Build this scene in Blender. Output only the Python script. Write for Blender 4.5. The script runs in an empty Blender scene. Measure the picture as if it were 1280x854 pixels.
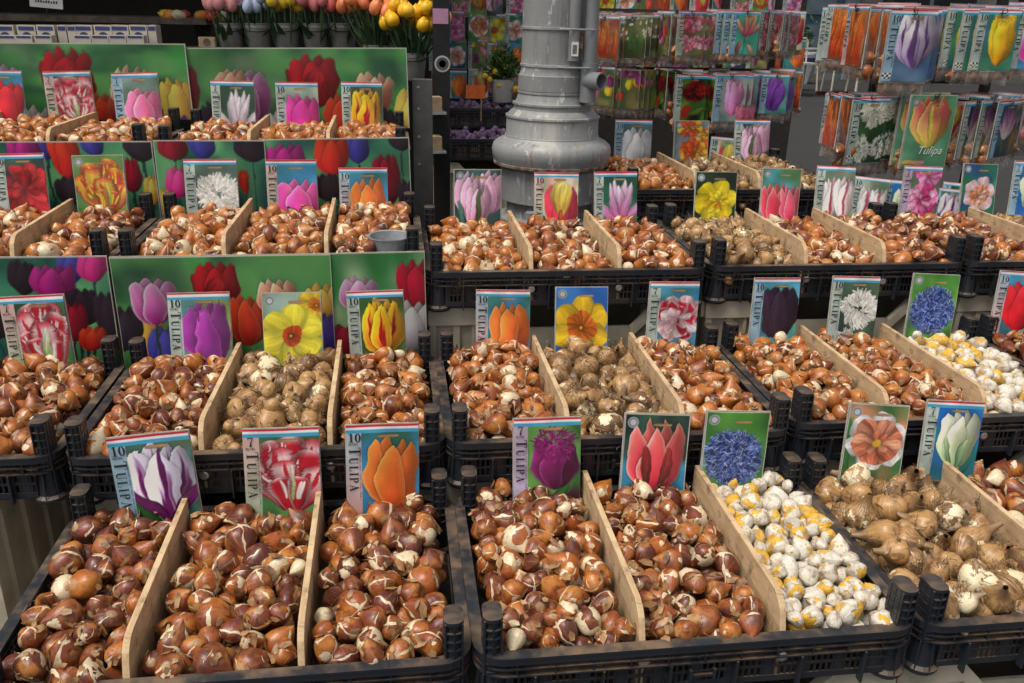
import bpy, math, random
import numpy as np

# ------------------------------------------------------------------ camera, world, sun, exposure
sc = bpy.context.scene
COL = sc.collection
R = math.radians
CAM_H = 1.2
FPX = 1072.7                                   # focal length in photograph pixels (1280 wide)
PITCH, YAW, ROLL = R(21.0), R(7.95), R(1.44)
_cy, _sy, _cp, _sp = math.cos(YAW), math.sin(YAW), math.cos(PITCH), math.sin(PITCH)
FW = np.array([_sy*_cp, _cy*_cp, -_sp]); _rt = np.array([_cy, -_sy, 0.0]); _up = np.cross(_rt, FW)
RT = math.cos(ROLL)*_rt + math.sin(ROLL)*_up
UP = math.cos(ROLL)*_up - math.sin(ROLL)*_rt
cam_d = bpy.data.cameras.new('camera'); cam = bpy.data.objects.new('camera', cam_d); COL.objects.link(cam)
cam_d.sensor_width = 36.0; cam_d.lens = FPX*36.0/1280.0; cam_d.clip_start = 0.05; cam_d.clip_end = 500
from mathutils import Matrix, Vector
_m = Matrix((tuple(RT), tuple(UP), tuple(-FW))).transposed().to_4x4()
_m.translation = Vector((0, 0, CAM_H)); cam.matrix_world = _m
sc.camera = cam

world = bpy.data.worlds.new('World'); sc.world = world; world.use_nodes = True
wn = world.node_tree; bg = wn.nodes['Background']
sky = wn.nodes.new('ShaderNodeTexSky'); sky.sky_type = 'NISHITA'; sky.sun_disc = False
SUN_EL, SUN_AZ = R(64), R(238)                 # azimuth measured clockwise from +Y: behind and left of the camera
sky.sun_elevation = SUN_EL; sky.sun_rotation = SUN_AZ; sky.dust_density = 4.0; sky.air_density = 1.0
hs = wn.nodes.new('ShaderNodeHueSaturation'); hs.inputs['Saturation'].default_value = 0.14
wn.links.new(sky.outputs[0], hs.inputs['Color']); wn.links.new(hs.outputs[0], bg.inputs['Color'])
bg.inputs['Strength'].default_value = 0.080
sun_d = bpy.data.lights.new('sun', 'SUN'); sun_d.energy = 1.5; sun_d.angle = R(28); sun_d.color = (1.0, 0.90, 0.77)
sun = bpy.data.objects.new('sun', sun_d); COL.objects.link(sun)
_sd = Vector((math.sin(SUN_AZ)*math.cos(SUN_EL), math.cos(SUN_AZ)*math.cos(SUN_EL), math.sin(SUN_EL)))
sun.rotation_euler = _sd.to_track_quat('Z', 'Y').to_euler()
sc.view_settings.view_transform = 'Standard'; sc.view_settings.look = 'None'
sc.view_settings.exposure = 0.74; sc.view_settings.gamma = 1.0; sc.view_settings.use_curve_mapping = False

def at(px, py, Y):
    """world point at depth Y seen at a photograph pixel (authoring aid)"""
    d = FW + RT*((px-640)/FPX) + UP*((427-py)/FPX)
    d = d*(Y/d[1])
    return np.array([d[0], d[1], d[2]+CAM_H])

def project(P):
    q = np.asarray(P, float) - np.array([0, 0, CAM_H]); z = q@FW
    return 640+FPX*(q@RT)/z, 427-FPX*(q@UP)/z, z

# ------------------------------------------------------------------ materials
def srgb(r, g=None, b=None):
    c = np.array((r, g, b) if g is not None else r, float)
    return np.where(c <= 0.04045, c/12.92, ((np.clip(c, 0, None)+0.055)/1.055)**2.4)

class NT:
    def __init__(s, name):
        s.m = bpy.data.materials.new(name); s.m.use_nodes = True
        s.t = s.m.node_tree; s.p = s.t.nodes['Principled BSDF']
    def n(s, typ, **kw):
        nd = s.t.nodes.new(typ)
        for k, v in kw.items():
            if hasattr(nd, k): setattr(nd, k, v)
        return nd
    def l(s, a, b): s.t.links.new(a, b)
    def val(s, sock, v):
        if hasattr(v, 'is_linked') or hasattr(v, 'links'): s.l(v, sock)
        else: sock.default_value = v
    def math(s, op, a, b=None, c=None, clamp=False):
        nd = s.t.nodes.new('ShaderNodeMath'); nd.operation = op; nd.use_clamp = clamp
        for i, v in enumerate((a, b, c)):
            if v is not None: s.val(nd.inputs[i], v)
        return nd.outputs[0]
    def mix(s, fac, a, b, mode='MIX'):
        nd = s.t.nodes.new('ShaderNodeMix'); nd.data_type = 'RGBA'; nd.blend_type = mode
        s.val(nd.inputs[0], fac)
        for i, v in ((6, a), (7, b)):
            if isinstance(v, (tuple, list, np.ndarray)): nd.inputs[i].default_value = tuple(v[:3])+(1,)
            else: s.l(v, nd.inputs[i])
        return nd.outputs[2]
    def noise(s, vec, scale, detail=3, rough=0.55, dist=0.0):
        nd = s.t.nodes.new('ShaderNodeTexNoise'); nd.inputs['Scale'].default_value = scale
        nd.inputs['Detail'].default_value = detail; nd.inputs['Roughness'].default_value = rough
        nd.inputs['Distortion'].default_value = dist
        if vec is not None: s.l(vec, nd.inputs['Vector'])
        return nd.outputs['Fac']
    def step(s, x, a, b):
        nd = s.t.nodes.new('ShaderNodeMapRange'); nd.interpolation_type = 'SMOOTHSTEP'
        nd.inputs[1].default_value = a; nd.inputs[2].default_value = b
        s.l(x, nd.inputs[0]); return nd.outputs[0]
    def vmath(s, op, a, b=None):
        nd = s.t.nodes.new('ShaderNodeVectorMath'); nd.operation = op
        for i, v in enumerate((a, b)):
            if v is None: continue
            if isinstance(v, tuple): nd.inputs[i].default_value = v
            else: s.l(v, nd.inputs[i])
        return nd.outputs[1] if op == 'DOT_PRODUCT' else nd.outputs[0]
    def attr(s, name):
        nd = s.t.nodes.new('ShaderNodeAttribute'); nd.attribute_name = name; return nd.outputs['Vector']
    def obj(s):
        return s.t.nodes.new('ShaderNodeTexCoord').outputs['Object']
    def bump(s, h, strength=0.3, dist=0.01):
        nd = s.t.nodes.new('ShaderNodeBump'); nd.inputs['Strength'].default_value = strength
        nd.inputs['Distance'].default_value = dist; s.l(h, nd.inputs['Height']); s.l(nd.outputs[0], s.p.inputs['Normal'])

def plain(name, col, rough=0.5, var=0.25, scale=30.0, bump=0.0, metal=0.0, col2=None, spec=0.5, stretch=None, rvar=0.15):
    t = NT(name); o = t.obj()
    if stretch: o = t.vmath('MULTIPLY', o, stretch)
    f = t.noise(o, scale, 4)
    c = np.array(col, float)
    a = np.clip(c*(1-var), 0, 1); b = np.clip(c*(1+var), 0, 1) if col2 is None else np.array(col2, float)
    t.l(t.mix(t.step(f, 0.3, 0.7), a, b), t.p.inputs['Base Color'])
    f2 = t.noise(o, scale*2.7, 3)
    t.l(t.math('MULTIPLY_ADD', f2, rvar, rough-rvar/2), t.p.inputs['Roughness'])
    t.p.inputs['Metallic'].default_value = metal; t.p.inputs['Specular IOR Level'].default_value = spec
    if bump: t.bump(f2, bump, 0.004)
    return t.m

M = {}
M['black_plastic'] = plain('black_plastic', (0.012, 0.015, 0.021), 0.38, 0.4, 18, 0.05, col2=(0.030, 0.033, 0.038))
def dusty_plastic():
    t = NT('dusty_black_plastic'); o = t.obj()
    f = t.noise(o, 14, 5, 0.6); f2 = t.noise(o, 70, 3)
    g = t.n('ShaderNodeNewGeometry'); up = t.n('ShaderNodeSeparateXYZ'); t.l(g.outputs['Normal'], up.inputs[0])
    # dry soil lies on the upward faces of the rim and posts in patches of its own shape
    d = t.math('MULTIPLY', t.step(up.outputs[2], 0.6, 0.95), t.step(t.math('MULTIPLY_ADD', f2, 0.3, f), 0.50, 0.85))
    base = t.mix(f, (0.010, 0.013, 0.019), (0.030, 0.034, 0.042))
    t.l(t.mix(d, base, (0.17, 0.11, 0.065)), t.p.inputs['Base Color'])
    t.l(t.math('MULTIPLY_ADD', d, 0.35, 0.36), t.p.inputs['Roughness'])
    return t.m
M['crate'] = dusty_plastic()
def plywood():
    t = NT('divider_plywood'); o = t.obj()
    s = t.vmath('MULTIPLY', o, (60.0, 5.0, 60.0)); f = t.noise(s, 1.0, 4, 0.6, 0.4)
    blot = t.noise(o, 16, 4, 0.6); fine = t.noise(t.vmath('MULTIPLY', o, (300.0, 30.0, 300.0)), 1.0, 2)
    c = t.mix(t.step(f, 0.3, 0.75), (0.48, 0.325, 0.175), (0.68, 0.50, 0.30))
    c = t.mix(t.math('MULTIPLY', t.step(blot, 0.46, 0.72), 0.7), c, (0.36, 0.235, 0.13)); c = t.mix(t.math('MULTIPLY', t.step(t.noise(o, 45, 5, 0.7), 0.54, 0.68), 0.75), c, (0.17, 0.10, 0.055))
    c = t.mix(t.math('MULTIPLY', t.step(fine, 0.55, 0.75), 0.45), c, (0.24, 0.15, 0.08))
    t.l(c, t.p.inputs['Base Color']); t.p.inputs['Roughness'].default_value = 0.75
    t.bump(f, 0.25, 0.003); return t.m
M['ply'] = plywood()
M['beige'] = plain('beige_plastic', (0.44, 0.39, 0.30), 0.5, 0.2, 9, 0.04, col2=(0.58, 0.52, 0.41))
M['nail'] = plain('zinc_nail', (0.45, 0.45, 0.45), 0.4, 0.2, 60, metal=0.8)
M['zinc'] = plain('galvanised_zinc', (0.36, 0.38, 0.40), 0.40, 0.2, 40, 0.05, metal=0.35)
M['ink'] = plain('printing_ink', (0.020, 0.020, 0.024), 0.35, 0.2, 80)
M['ink_red'] = plain('red_printing_ink', (0.35, 0.015, 0.03), 0.35, 0.2, 80)
M['wire'] = plain('black_wire', (0.012, 0.012, 0.013), 0.4, 0.3, 50)
M['film'] = None
def print_mat(name, rough):
    t = NT(name)
    c = t.n('ShaderNodeVertexColor'); c.layer_name = 'print'
    t.l(c.outputs[0], t.p.inputs['Base Color'])
    f = t.noise(t.obj(), 45, 3)
    t.l(t.math('MULTIPLY_ADD', f, 0.25, rough-0.12), t.p.inputs['Roughness'])
    t.bump(t.noise(t.obj(), 28, 2), 0.12, 0.004)
    return t.m
M['print'] = print_mat('printed_plastic_sleeve', 0.30)
M['poster'] = print_mat('printed_poster_board', 0.42)
M['sleeve'] = plain('clear_sleeve_edge', (0.42, 0.40, 0.36), 0.25, 0.2, 40)
def film():
    t = NT('clear_plastic_film')
    tr = t.n('ShaderNodeBsdfTransparent'); mx = t.n('ShaderNodeMixShader'); gl = t.p
    gl.inputs['Base Color'].default_value = (0.55, 0.52, 0.48, 1); gl.inputs['Roughness'].default_value = 0.14
    f = t.noise(t.vmath('MULTIPLY', t.obj(), (60.0, 60.0, 14.0)), 1.0, 3)
    t.l(t.math('MULTIPLY_ADD', t.step(f, 0.5, 0.75), 0.40, 0.20), mx.inputs[0])
    t.bump(f, 0.5, 0.006)
    out = t.t.nodes['Material Output']
    t.l(tr.outputs[0], mx.inputs[1]); t.l(gl.outputs[0], mx.inputs[2]); t.l(mx.outputs[0], out.inputs['Surface'])
    return t.m
M['film'] = film()

def bulb_mat(kind):
    t = NT(kind+'_skin'); lp = t.attr('lp'); bs = t.attr('bs')
    sx = t.n('ShaderNodeSeparateXYZ'); t.l(bs, sx.inputs[0]); seed, hue, peel = sx.outputs
    sl = t.n('ShaderNodeSeparateXYZ'); t.l(lp, sl.inputs[0]); X, Y, Z = sl.outputs
    off = t.n('ShaderNodeCombineXYZ')
    t.l(t.math('MULTIPLY', seed, 91.7), off.inputs[0]); t.l(t.math('MULTIPLY', seed, 53.1), off.inputs[1]); t.l(t.math('MULTIPLY', seed, 17.3), off.inputs[2])
    p = t.vmath('ADD', lp, off.outputs[0])
    ps = t.vmath('ADD', t.vmath('MULTIPLY', lp, (5.0, 5.0, 0.9)), off.outputs[0])
    rho = t.math('ADD', t.math('SQRT', t.math('ADD', t.math('MULTIPLY', X, X), t.math('MULTIPLY', Y, Y))), 0.06)
    mer = t.n('ShaderNodeCombineXYZ'); t.l(t.math('DIVIDE', X, rho), mer.inputs[0]); t.l(t.math('DIVIDE', Y, rho), mer.inputs[1]); t.l(t.math('MULTIPLY', Z, 0.10), mer.inputs[2])
    ps = t.vmath('ADD', t.vmath('MULTIPLY', mer.outputs[0], (3.2, 3.2, 3.2)), off.outputs[0])
    big = t.noise(p, 1.1, 3); mid = t.noise(p, 3.2, 4, 0.6); fine = t.noise(p, 14, 4, 0.65); strk = t.noise(ps, 1.6, 4, 0.6, 0.3)
    wob = t.noise(p, 1.3, 1.5, 0.4)
    if kind == 'tulip_bulb':
        big2 = t.noise(p, 0.7, 2, 0.4)
        c = t.mix(t.step(t.math('ADD', t.math('MULTIPLY', big2, 1.1), t.math('MULTIPLY_ADD', hue, 0.75, -0.50)), 0.18, 0.72), (0.098, 0.021, 0.012), (0.40, 0.102, 0.015))
        c = t.mix(t.math('MULTIPLY', t.step(t.math('MULTIPLY_ADD', hue, 0.25, t.noise(p, 0.9, 2, 0.4)), 0.58, 0.80), 0.8), c, (0.52, 0.20, 0.035))
        c = t.mix(t.math('MULTIPLY', t.step(t.noise(p, 0.8, 2, 0.4), 0.50, 0.66), t.math('MULTIPLY_ADD', hue, -0.7, 0.85)), c, (0.24, 0.042, 0.022))
        c = t.mix(t.math('MULTIPLY', t.step(strk, 0.50, 0.74), 0.45), c, (0.52, 0.215, 0.055))
        c = t.mix(t.math('MULTIPLY', t.step(mid, 0.50, 0.68), t.math('MULTIPLY_ADD', hue, -0.5, 0.85)), c, (0.058, 0.024, 0.022))
        c = t.mix(t.math('MULTIPLY', t.step(t.noise(p, 1.5, 2), 0.54, 0.72), 0.30), c, (0.19, 0.100, 0.070))   # dusty bloom
        c = t.mix(t.math('MULTIPLY', t.step(fine, 0.54, 0.68), 0.40), c, (0.045, 0.018, 0.012))
        ca, sa = t.math('COSINE', t.math('MULTIPLY', seed, 40.0)), t.math('SINE', t.math('MULTIPLY', seed, 40.0))
        d1 = t.math('ADD', t.math('MULTIPLY', X, ca), t.math('MULTIPLY', Y, sa))
        side = t.math('SUBTRACT', t.math('MULTIPLY', Y, ca), t.math('MULTIPLY', X, sa))
        d1 = t.math('ABSOLUTE', t.math('ADD', d1, t.math('MULTIPLY_ADD', wob, 0.50, -0.25)))
        w1 = t.math('MULTIPLY_ADD', t.noise(p, 1.2, 3, 0.35), 0.42, -0.142)
        crack = t.math('MULTIPLY', t.step(t.math('SUBTRACT', w1, d1), -0.004, 0.010), t.step(side, -0.10, 0.05))
        d2 = t.math('ABSOLUTE', t.math('ADD', t.math('SUBTRACT', Z, t.math('MULTIPLY_ADD', hue, 0.7, 0.55)), t.math('MULTIPLY_ADD', wob, 0.6, -0.30)))
        w2 = t.math('MULTIPLY_ADD', t.noise(p, 0.8, 3, 0.35), 0.52, -0.238)
        crack = t.math('MAXIMUM', crack, t.step(t.math('SUBTRACT', w2, d2), -0.004, 0.010))
        bare = t.step(t.math('SUBTRACT', t.math('MULTIPLY_ADD', t.noise(p, 0.85, 3, 0.40), 0.9, peel), 0.925), 0.0, 0.012)
        base_plate = t.step(t.math('MULTIPLY_ADD', fine, 0.10, t.math('MULTIPLY', Z, -1.0)), -0.05, 0.01)
        mask = t.math('MAXIMUM', crack, bare)
        cream = t.mix(strk, (0.58, 0.44, 0.25), (0.78, 0.70, 0.52))
        cream = t.mix(t.math('MULTIPLY', t.step(mid, 0.50, 0.70), 0.6), cream, (0.42, 0.23, 0.09))
        c = t.mix(mask, c, cream); c = t.mix(t.math('MULTIPLY', base_plate, 0.75), c, (0.42, 0.28, 0.15))
        rough = t.math('MULTIPLY_ADD', mid, 0.40, 0.14); hgt = t.math('ADD', t.math('MULTIPLY', mask, -0.55), t.math('ADD', t.math('MULTIPLY', strk, 0.45), t.math('MULTIPLY', fine, 0.12)))
        t.bump(hgt, 0.55, 0.0035)
    elif kind == 'narcissus_bulb':
        c = t.mix(t.step(t.math('MULTIPLY_ADD', hue, 0.35, t.math('MULTIPLY', big, 0.8)), 0.3, 0.75), (0.12, 0.052, 0.021), (0.43, 0.235, 0.085))
        ps2 = t.vmath('ADD', t.vmath('MULTIPLY', mer.outputs[0], (5.5, 5.5, 4.0)), off.outputs[0])
        st2 = t.noise(ps2, 1.5, 4, 0.65, 0.3)
        c = t.mix(t.math('MULTIPLY', t.step(st2, 0.48, 0.66), 0.60), c, (0.62, 0.43, 0.22))
        c = t.mix(t.math('MULTIPLY', t.step(t.noise(p, 1.5, 4, 0.6), 0.52, 0.70), 0.70), c, (0.085, 0.042, 0.020))
        bare = t.step(t.math('SUBTRACT', t.math('MULTIPLY_ADD', t.noise(p, 1.4, 4), 0.9, t.math('MULTIPLY', peel, 0.8)), 0.835), 0.0, 0.02)
        c = t.mix(bare, c, (0.76, 0.66, 0.44))
        tip = t.step(t.math('MULTIPLY_ADD', fine, 0.5, Z), 2.0, 2.4)
        c = t.mix(t.math('MULTIPLY', tip, 0.8), c, (0.20, 0.12, 0.06))
        rough = t.math('MULTIPLY_ADD', mid, 0.4, 0.18)
        t.bump(t.math('ADD', st2, t.math('MULTIPLY', bare, -0.4)), 0.30, 0.004)
    else:
        c = t.mix(strk, (0.54, 0.48, 0.38), (0.86, 0.83, 0.75))
        yel = t.step(t.math('SUBTRACT', t.math('MULTIPLY_ADD', t.noise(p, 0.9, 3, 0.5), 0.9, t.math('MULTIPLY', t.math('MINIMUM', peel, 0.45), 0.8)), 0.735), 0.0, 0.035)
        c = t.mix(yel, c, t.mix(mid, (0.62, 0.30, 0.02), (0.84, 0.54, 0.05)))
        drt = t.step(t.noise(p, 1.2, 5, 0.65), 0.48, 0.66)
        c = t.mix(t.math('MULTIPLY', drt, 0.80), c, (0.33, 0.22, 0.13))
        c = t.mix(t.math('MULTIPLY', t.step(fine, 0.58, 0.72), 0.4), c, (0.42, 0.33, 0.22))
        rough = t.math('MULTIPLY_ADD', mid, 0.3, 0.32)
        t.bump(t.math('ADD', strk, t.math('MULTIPLY', yel, -0.5)), 0.6, 0.004)
    t.l(c, t.p.inputs['Base Color']); t.l(rough, t.p.inputs['Roughness'])
    t.p.inputs['Specular IOR Level'].default_value = 0.5
    if kind != 'allium_bulb': t.p.inputs['Coat Weight'].default_value = 0.16; t.p.inputs['Coat Roughness'].default_value = 0.16
    return t.m
for _k in ('tulip_bulb', 'narcissus_bulb', 'allium_bulb'): M[_k] = bulb_mat(_k)
M['roots'] = plain('dry_roots', (0.12, 0.085, 0.055), 0.85, 0.4, 80)
M['peel'] = plain('papery_bulb_peel', (0.22, 0.085, 0.035), 0.45, 0.5, 60, col2=(0.46, 0.27, 0.12))

# ------------------------------------------------------------------ mesh helpers
class MB:
    def __init__(s): s.v = []; s.f = []
    def add(s, vs, fs):
        b = len(s.v); s.v += [tuple(map(float, v)) for v in vs]; s.f += [tuple(b+i for i in f) for f in fs]; return s
    def box(s, x0, x1, y0, y1, z0, z1):
        return s.add([(x0,y0,z0),(x1,y0,z0),(x1,y1,z0),(x0,y1,z0),(x0,y0,z1),(x1,y0,z1),(x1,y1,z1),(x0,y1,z1)],
                     [(0,3,2,1),(4,5,6,7),(0,1,5,4),(1,2,6,5),(2,3,7,6),(3,0,4,7)])
    def prism(s, poly, a0, a1, axis='z'):
        """extrude a 2-D polygon (counter-clockwise) along an axis; axis x: poly is (y,z); y: (x,z); z: (x,y)"""
        def P(u, w, a): return {'x': (a,u,w), 'y': (u,a,w), 'z': (u,w,a)}[axis]
        n = len(poly); vs = [P(u,w,a0) for u,w in poly]+[P(u,w,a1) for u,w in poly]
        fs = [tuple(range(n))[::-1], tuple(range(n, 2*n))]+[(i,(i+1)%n,n+(i+1)%n,n+i) for i in range(n)]
        if axis == 'y': fs = [f[::-1] for f in fs]
        return s.add(vs, fs)
    def ring(s, outer, inner, z0, z1):
        n = len(outer)
        vs = [(x,y,z0) for x,y in outer]+[(x,y,z0) for x,y in inner]+[(x,y,z1) for x,y in outer]+[(x,y,z1) for x,y in inner]
        fs = []
        for i in range(n):
            j = (i+1)%n
            fs += [(i,j,2*n+j,2*n+i),(n+j,n+i,3*n+i,3*n+j),(2*n+i,2*n+j,3*n+j,3*n+i),(j,i,n+i,n+j)]
        return s.add(vs, fs)
    def tube(s, pts, r, n=8, cap=True):
        pts = [np.array(p, float) for p in pts]; rs = r if isinstance(r, (list, tuple, np.ndarray)) else [r]*len(pts)
        vs = []; ref = None
        for i, p in enumerate(pts):
            d = pts[min(i+1, len(pts)-1)]-pts[max(i-1, 0)]; d = d/(np.linalg.norm(d)+1e-12)
            if ref is None:
                ref = np.array([0,0,1.0]) if abs(d[2]) < 0.9 else np.array([1.0,0,0])
            a = ref-d*(ref@d); a /= np.linalg.norm(a)+1e-12; ref = a; b = np.cross(d, a)
            vs += [p+rs[i]*(math.cos(2*math.pi*k/n)*a+math.sin(2*math.pi*k/n)*b) for k in range(n)]
        fs = [(i*n+k, i*n+(k+1)%n, (i+1)*n+(k+1)%n, (i+1)*n+k) for i in range(len(pts)-1) for k in range(n)]
        if cap: fs += [tuple(range(n))[::-1], tuple(range((len(pts)-1)*n, len(pts)*n))]
        return s.add(vs, fs)
    def lathe(s, prof, n=32, c=(0,0), cap=True):
        vs = [(c[0]+r*math.cos(2*math.pi*k/n), c[1]+r*math.sin(2*math.pi*k/n), z) for r, z in prof for k in range(n)]
        m = len(prof)
        fs = [(i*n+k, i*n+(k+1)%n, (i+1)*n+(k+1)%n, (i+1)*n+k) for i in range(m-1) for k in range(n)]
        if cap: fs += [tuple(range(n))[::-1], tuple(range((m-1)*n, m*n))]
        return s.add(vs, fs)
    def mesh(s, name, mat, smooth=False):
        me = bpy.data.meshes.new(name); me.from_pydata(s.v, [], s.f); me.update()
        if mat is not None: me.materials.append(M[mat] if isinstance(mat, str) else mat)
        if smooth:
            me.polygons.foreach_set('use_smooth', [True]*len(me.polygons))
            if smooth != 'all': me.set_sharp_from_angle(angle=R(38))
        return me
    def build(s, name, mat, parent=None, smooth=False): return ob(name, s.mesh(name, mat, smooth), parent)

def ob(name, data, parent=None, loc=None, rot=None):
    o = bpy.data.objects.new(name, data); COL.objects.link(o)
    if parent is not None: o.parent = parent
    if loc is not None: o.location = tuple(map(float, loc))
    if rot is not None: o.rotation_euler = rot
    return o
def tag(o, label=None, cat=None, group=None, kind=None):
    if label: o['label'] = label
    if cat: o['category'] = cat
    if group: o['group'] = group
    if kind: o['kind'] = kind
    return o
def thing(name, label, cat, loc=(0,0,0), rot=(0,0,0), group=None):
    return tag(ob(name, None, None, loc, rot), label, cat, group)
def rrect(x0, x1, y0, y1, r, n=5):
    pts = []
    for cx, cy, a0 in ((x1-r,y1-r,0),(x0+r,y1-r,90),(x0+r,y0+r,180),(x1-r,y0+r,270)):
        for k in range(n+1):
            a = R(a0+90*k/n); pts.append((cx+r*math.cos(a), cy+r*math.sin(a)))
    return pts

# ------------------------------------------------------------------ the setting
def ground_mat():
    t = NT('dark_paving'); o = t.obj()
    f = t.noise(o, 1.3, 5); g = t.noise(o, 60, 4, 0.7)
    c = t.mix(f, (0.012, 0.012, 0.0125), (0.030, 0.029, 0.029)); c = t.mix(t.math('MULTIPLY', t.step(g, 0.5, 0.7), 0.5), c, (0.042, 0.041, 0.040))
    t.l(c, t.p.inputs['Base Color']); t.p.inputs['Roughness'].default_value = 0.8; t.bump(g, 0.4, 0.004); return t.m
M['ground'] = ground_mat()
gm = MB(); gm.add([(-120,-60,0),(120,-60,0),(120,160,0),(-120,160,0)], [(0,1,2,3)])
ground = tag(gm.build('ground', 'ground'), kind='structure')
M['brick'] = plain('paving_brick', (0.045, 0.036, 0.033), 0.75, 0.45, 14, 0.25, col2=(0.085, 0.066, 0.058))
rng = random.Random(5)
bm_ = MB(); bm_.prism(rrect(-0.098, 0.098, -0.0365, 0.0365, 0.004, 1), 0.0, 0.014, 'z')
brick_me = bm_.mesh('brick', 'brick')
def brick_patch(x0, x1, y0, y1):
    j = 0; y = y0
    while y < y1:
        x = x0+(0.1 if j % 2 else 0)
        while x < x1:
            b = ob('brick', brick_me, ground, (x, y, -0.004+rng.uniform(0, 0.003)), (rng.uniform(-.008,.008), rng.uniform(-.004,.004), rng.uniform(-.01,.01)))
            x += 0.203
        y += 0.080; j += 1
brick_patch(-1.75, -0.62, 0.55, 1.75)
brick_patch(0.65, 1.75, 0.42, 0.95)

# cafe front across the street
M['stone'] = plain('grey_facade_stone', (0.10, 0.098, 0.096), 0.85, 0.3, 3, 0.2, col2=(0.16, 0.155, 0.15))
M['blue_paint'] = plain('grey_blue_painted_wood', (0.060, 0.095, 0.125), 0.5, 0.2, 4, 0.02, col2=(0.085, 0.125, 0.155))
M['deep_blue'] = plain('deep_blue_painted_wood', (0.018, 0.050, 0.085), 0.45, 0.2, 4)
M['glass_dark'] = plain('dark_window_glass', (0.010, 0.012, 0.014), 0.08, 0.3, 2, rvar=0.05)
M['iron_black'] = plain('black_painted_iron', (0.012, 0.012, 0.013), 0.4, 0.3, 25)
fac = thing('cafe_facade', 'grey stone cafe front with blue painted door behind the pale chairs', 'building', (9.0, 18.2, 0))
w_ = MB(); w_.box(-7.5, 9, 0, 0.4, 0.5, 6.0); w_.build('wall', 'stone', fac)
w_ = MB(); w_.box(-7.5, 9, -0.10, 0.40, 0.0, 0.497); w_.build('plinth', 'stone', fac)
for k in range(7):
    for j in range(6):
        w_ = MB(); w_.box(-7.45+k*0.62+(0.3 if j % 2 else 0), -7.45+k*0.62+0.60+(0.3 if j % 2 else 0), -0.025-0.01*(j % 2), 0.05, 0.52+j*0.42, 0.92+j*0.42); w_.build('stone_block', 'stone', fac)
for x in (-2.15, 0.35):
    w_ = MB(); w_.box(x, x+0.28, -0.14, 0.1, 0.0, 3.2); w_.build('pilaster', 'blue_paint', fac)
w_ = MB(); w_.box(-1.86, 0.34, -0.06, 0.1, 0.15, 3.1); dr = w_.build('door', 'deep_blue', fac)
for x in (-1.7, -0.7):
    for z0, z1 in ((0.35, 1.1), (1.3, 2.9)):
        w_ = MB(); w_.box(x, x+0.85, -0.085, -0.055, z0, z1); w_.build('panel', 'blue_paint', dr)
w_ = MB(); w_.tube([(-0.78,-0.12,1.1),(-0.78,-0.12,1.35)], 0.02, 8); w_.build('door_handle', 'zinc', dr)
for x in (1.2, 4.2):
    w_ = MB(); w_.box(x, x+2.2, -0.03, 0.05, 0.6, 3.0); wd = w_.build('window', 'blue_paint', fac)
    for dx in (0.08, 1.15):
        w_ = MB(); w_.box(x+dx, x+dx+0.97, -0.04, -0.028, 0.72, 2.9); w_.build('pane', 'glass_dark', wd)

# stall behind the display: back wall, roof and posts (unseen roof and side wall, added and sized to darken the shelves)
M['dark_wood'] = plain('dark_stained_wood', (0.020, 0.016, 0.013), 0.7, 0.4, 20, 0.1, stretch=(1.0, 8.0, 8.0))
M['canvas'] = plain('shade_roof_canvas', (0.035, 0.050, 0.042), 0.85, 0.2, 12, 0.1)
stall = thing('stall_shed', 'dark timber stall shed with unseen canvas canopy for shade behind the bulb trays', 'stall', (-0.5, 3.0, 0))
b = MB(); b.box(-4.2, 3.2, 2.75, 2.85, 0, 2.0); b.build('back_wall', 'dark_wood', stall)
b = MB(); b.box(-4.2, -4.1, 0.05, 2.747, 0, 1.997); b.build('side_wall', 'dark_wood', stall)
b = MB(); b.box(-4.3, 0.90, 0.02, 2.95, 2.003, 2.05); b.build('shade_roof', 'canvas', stall)

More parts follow.
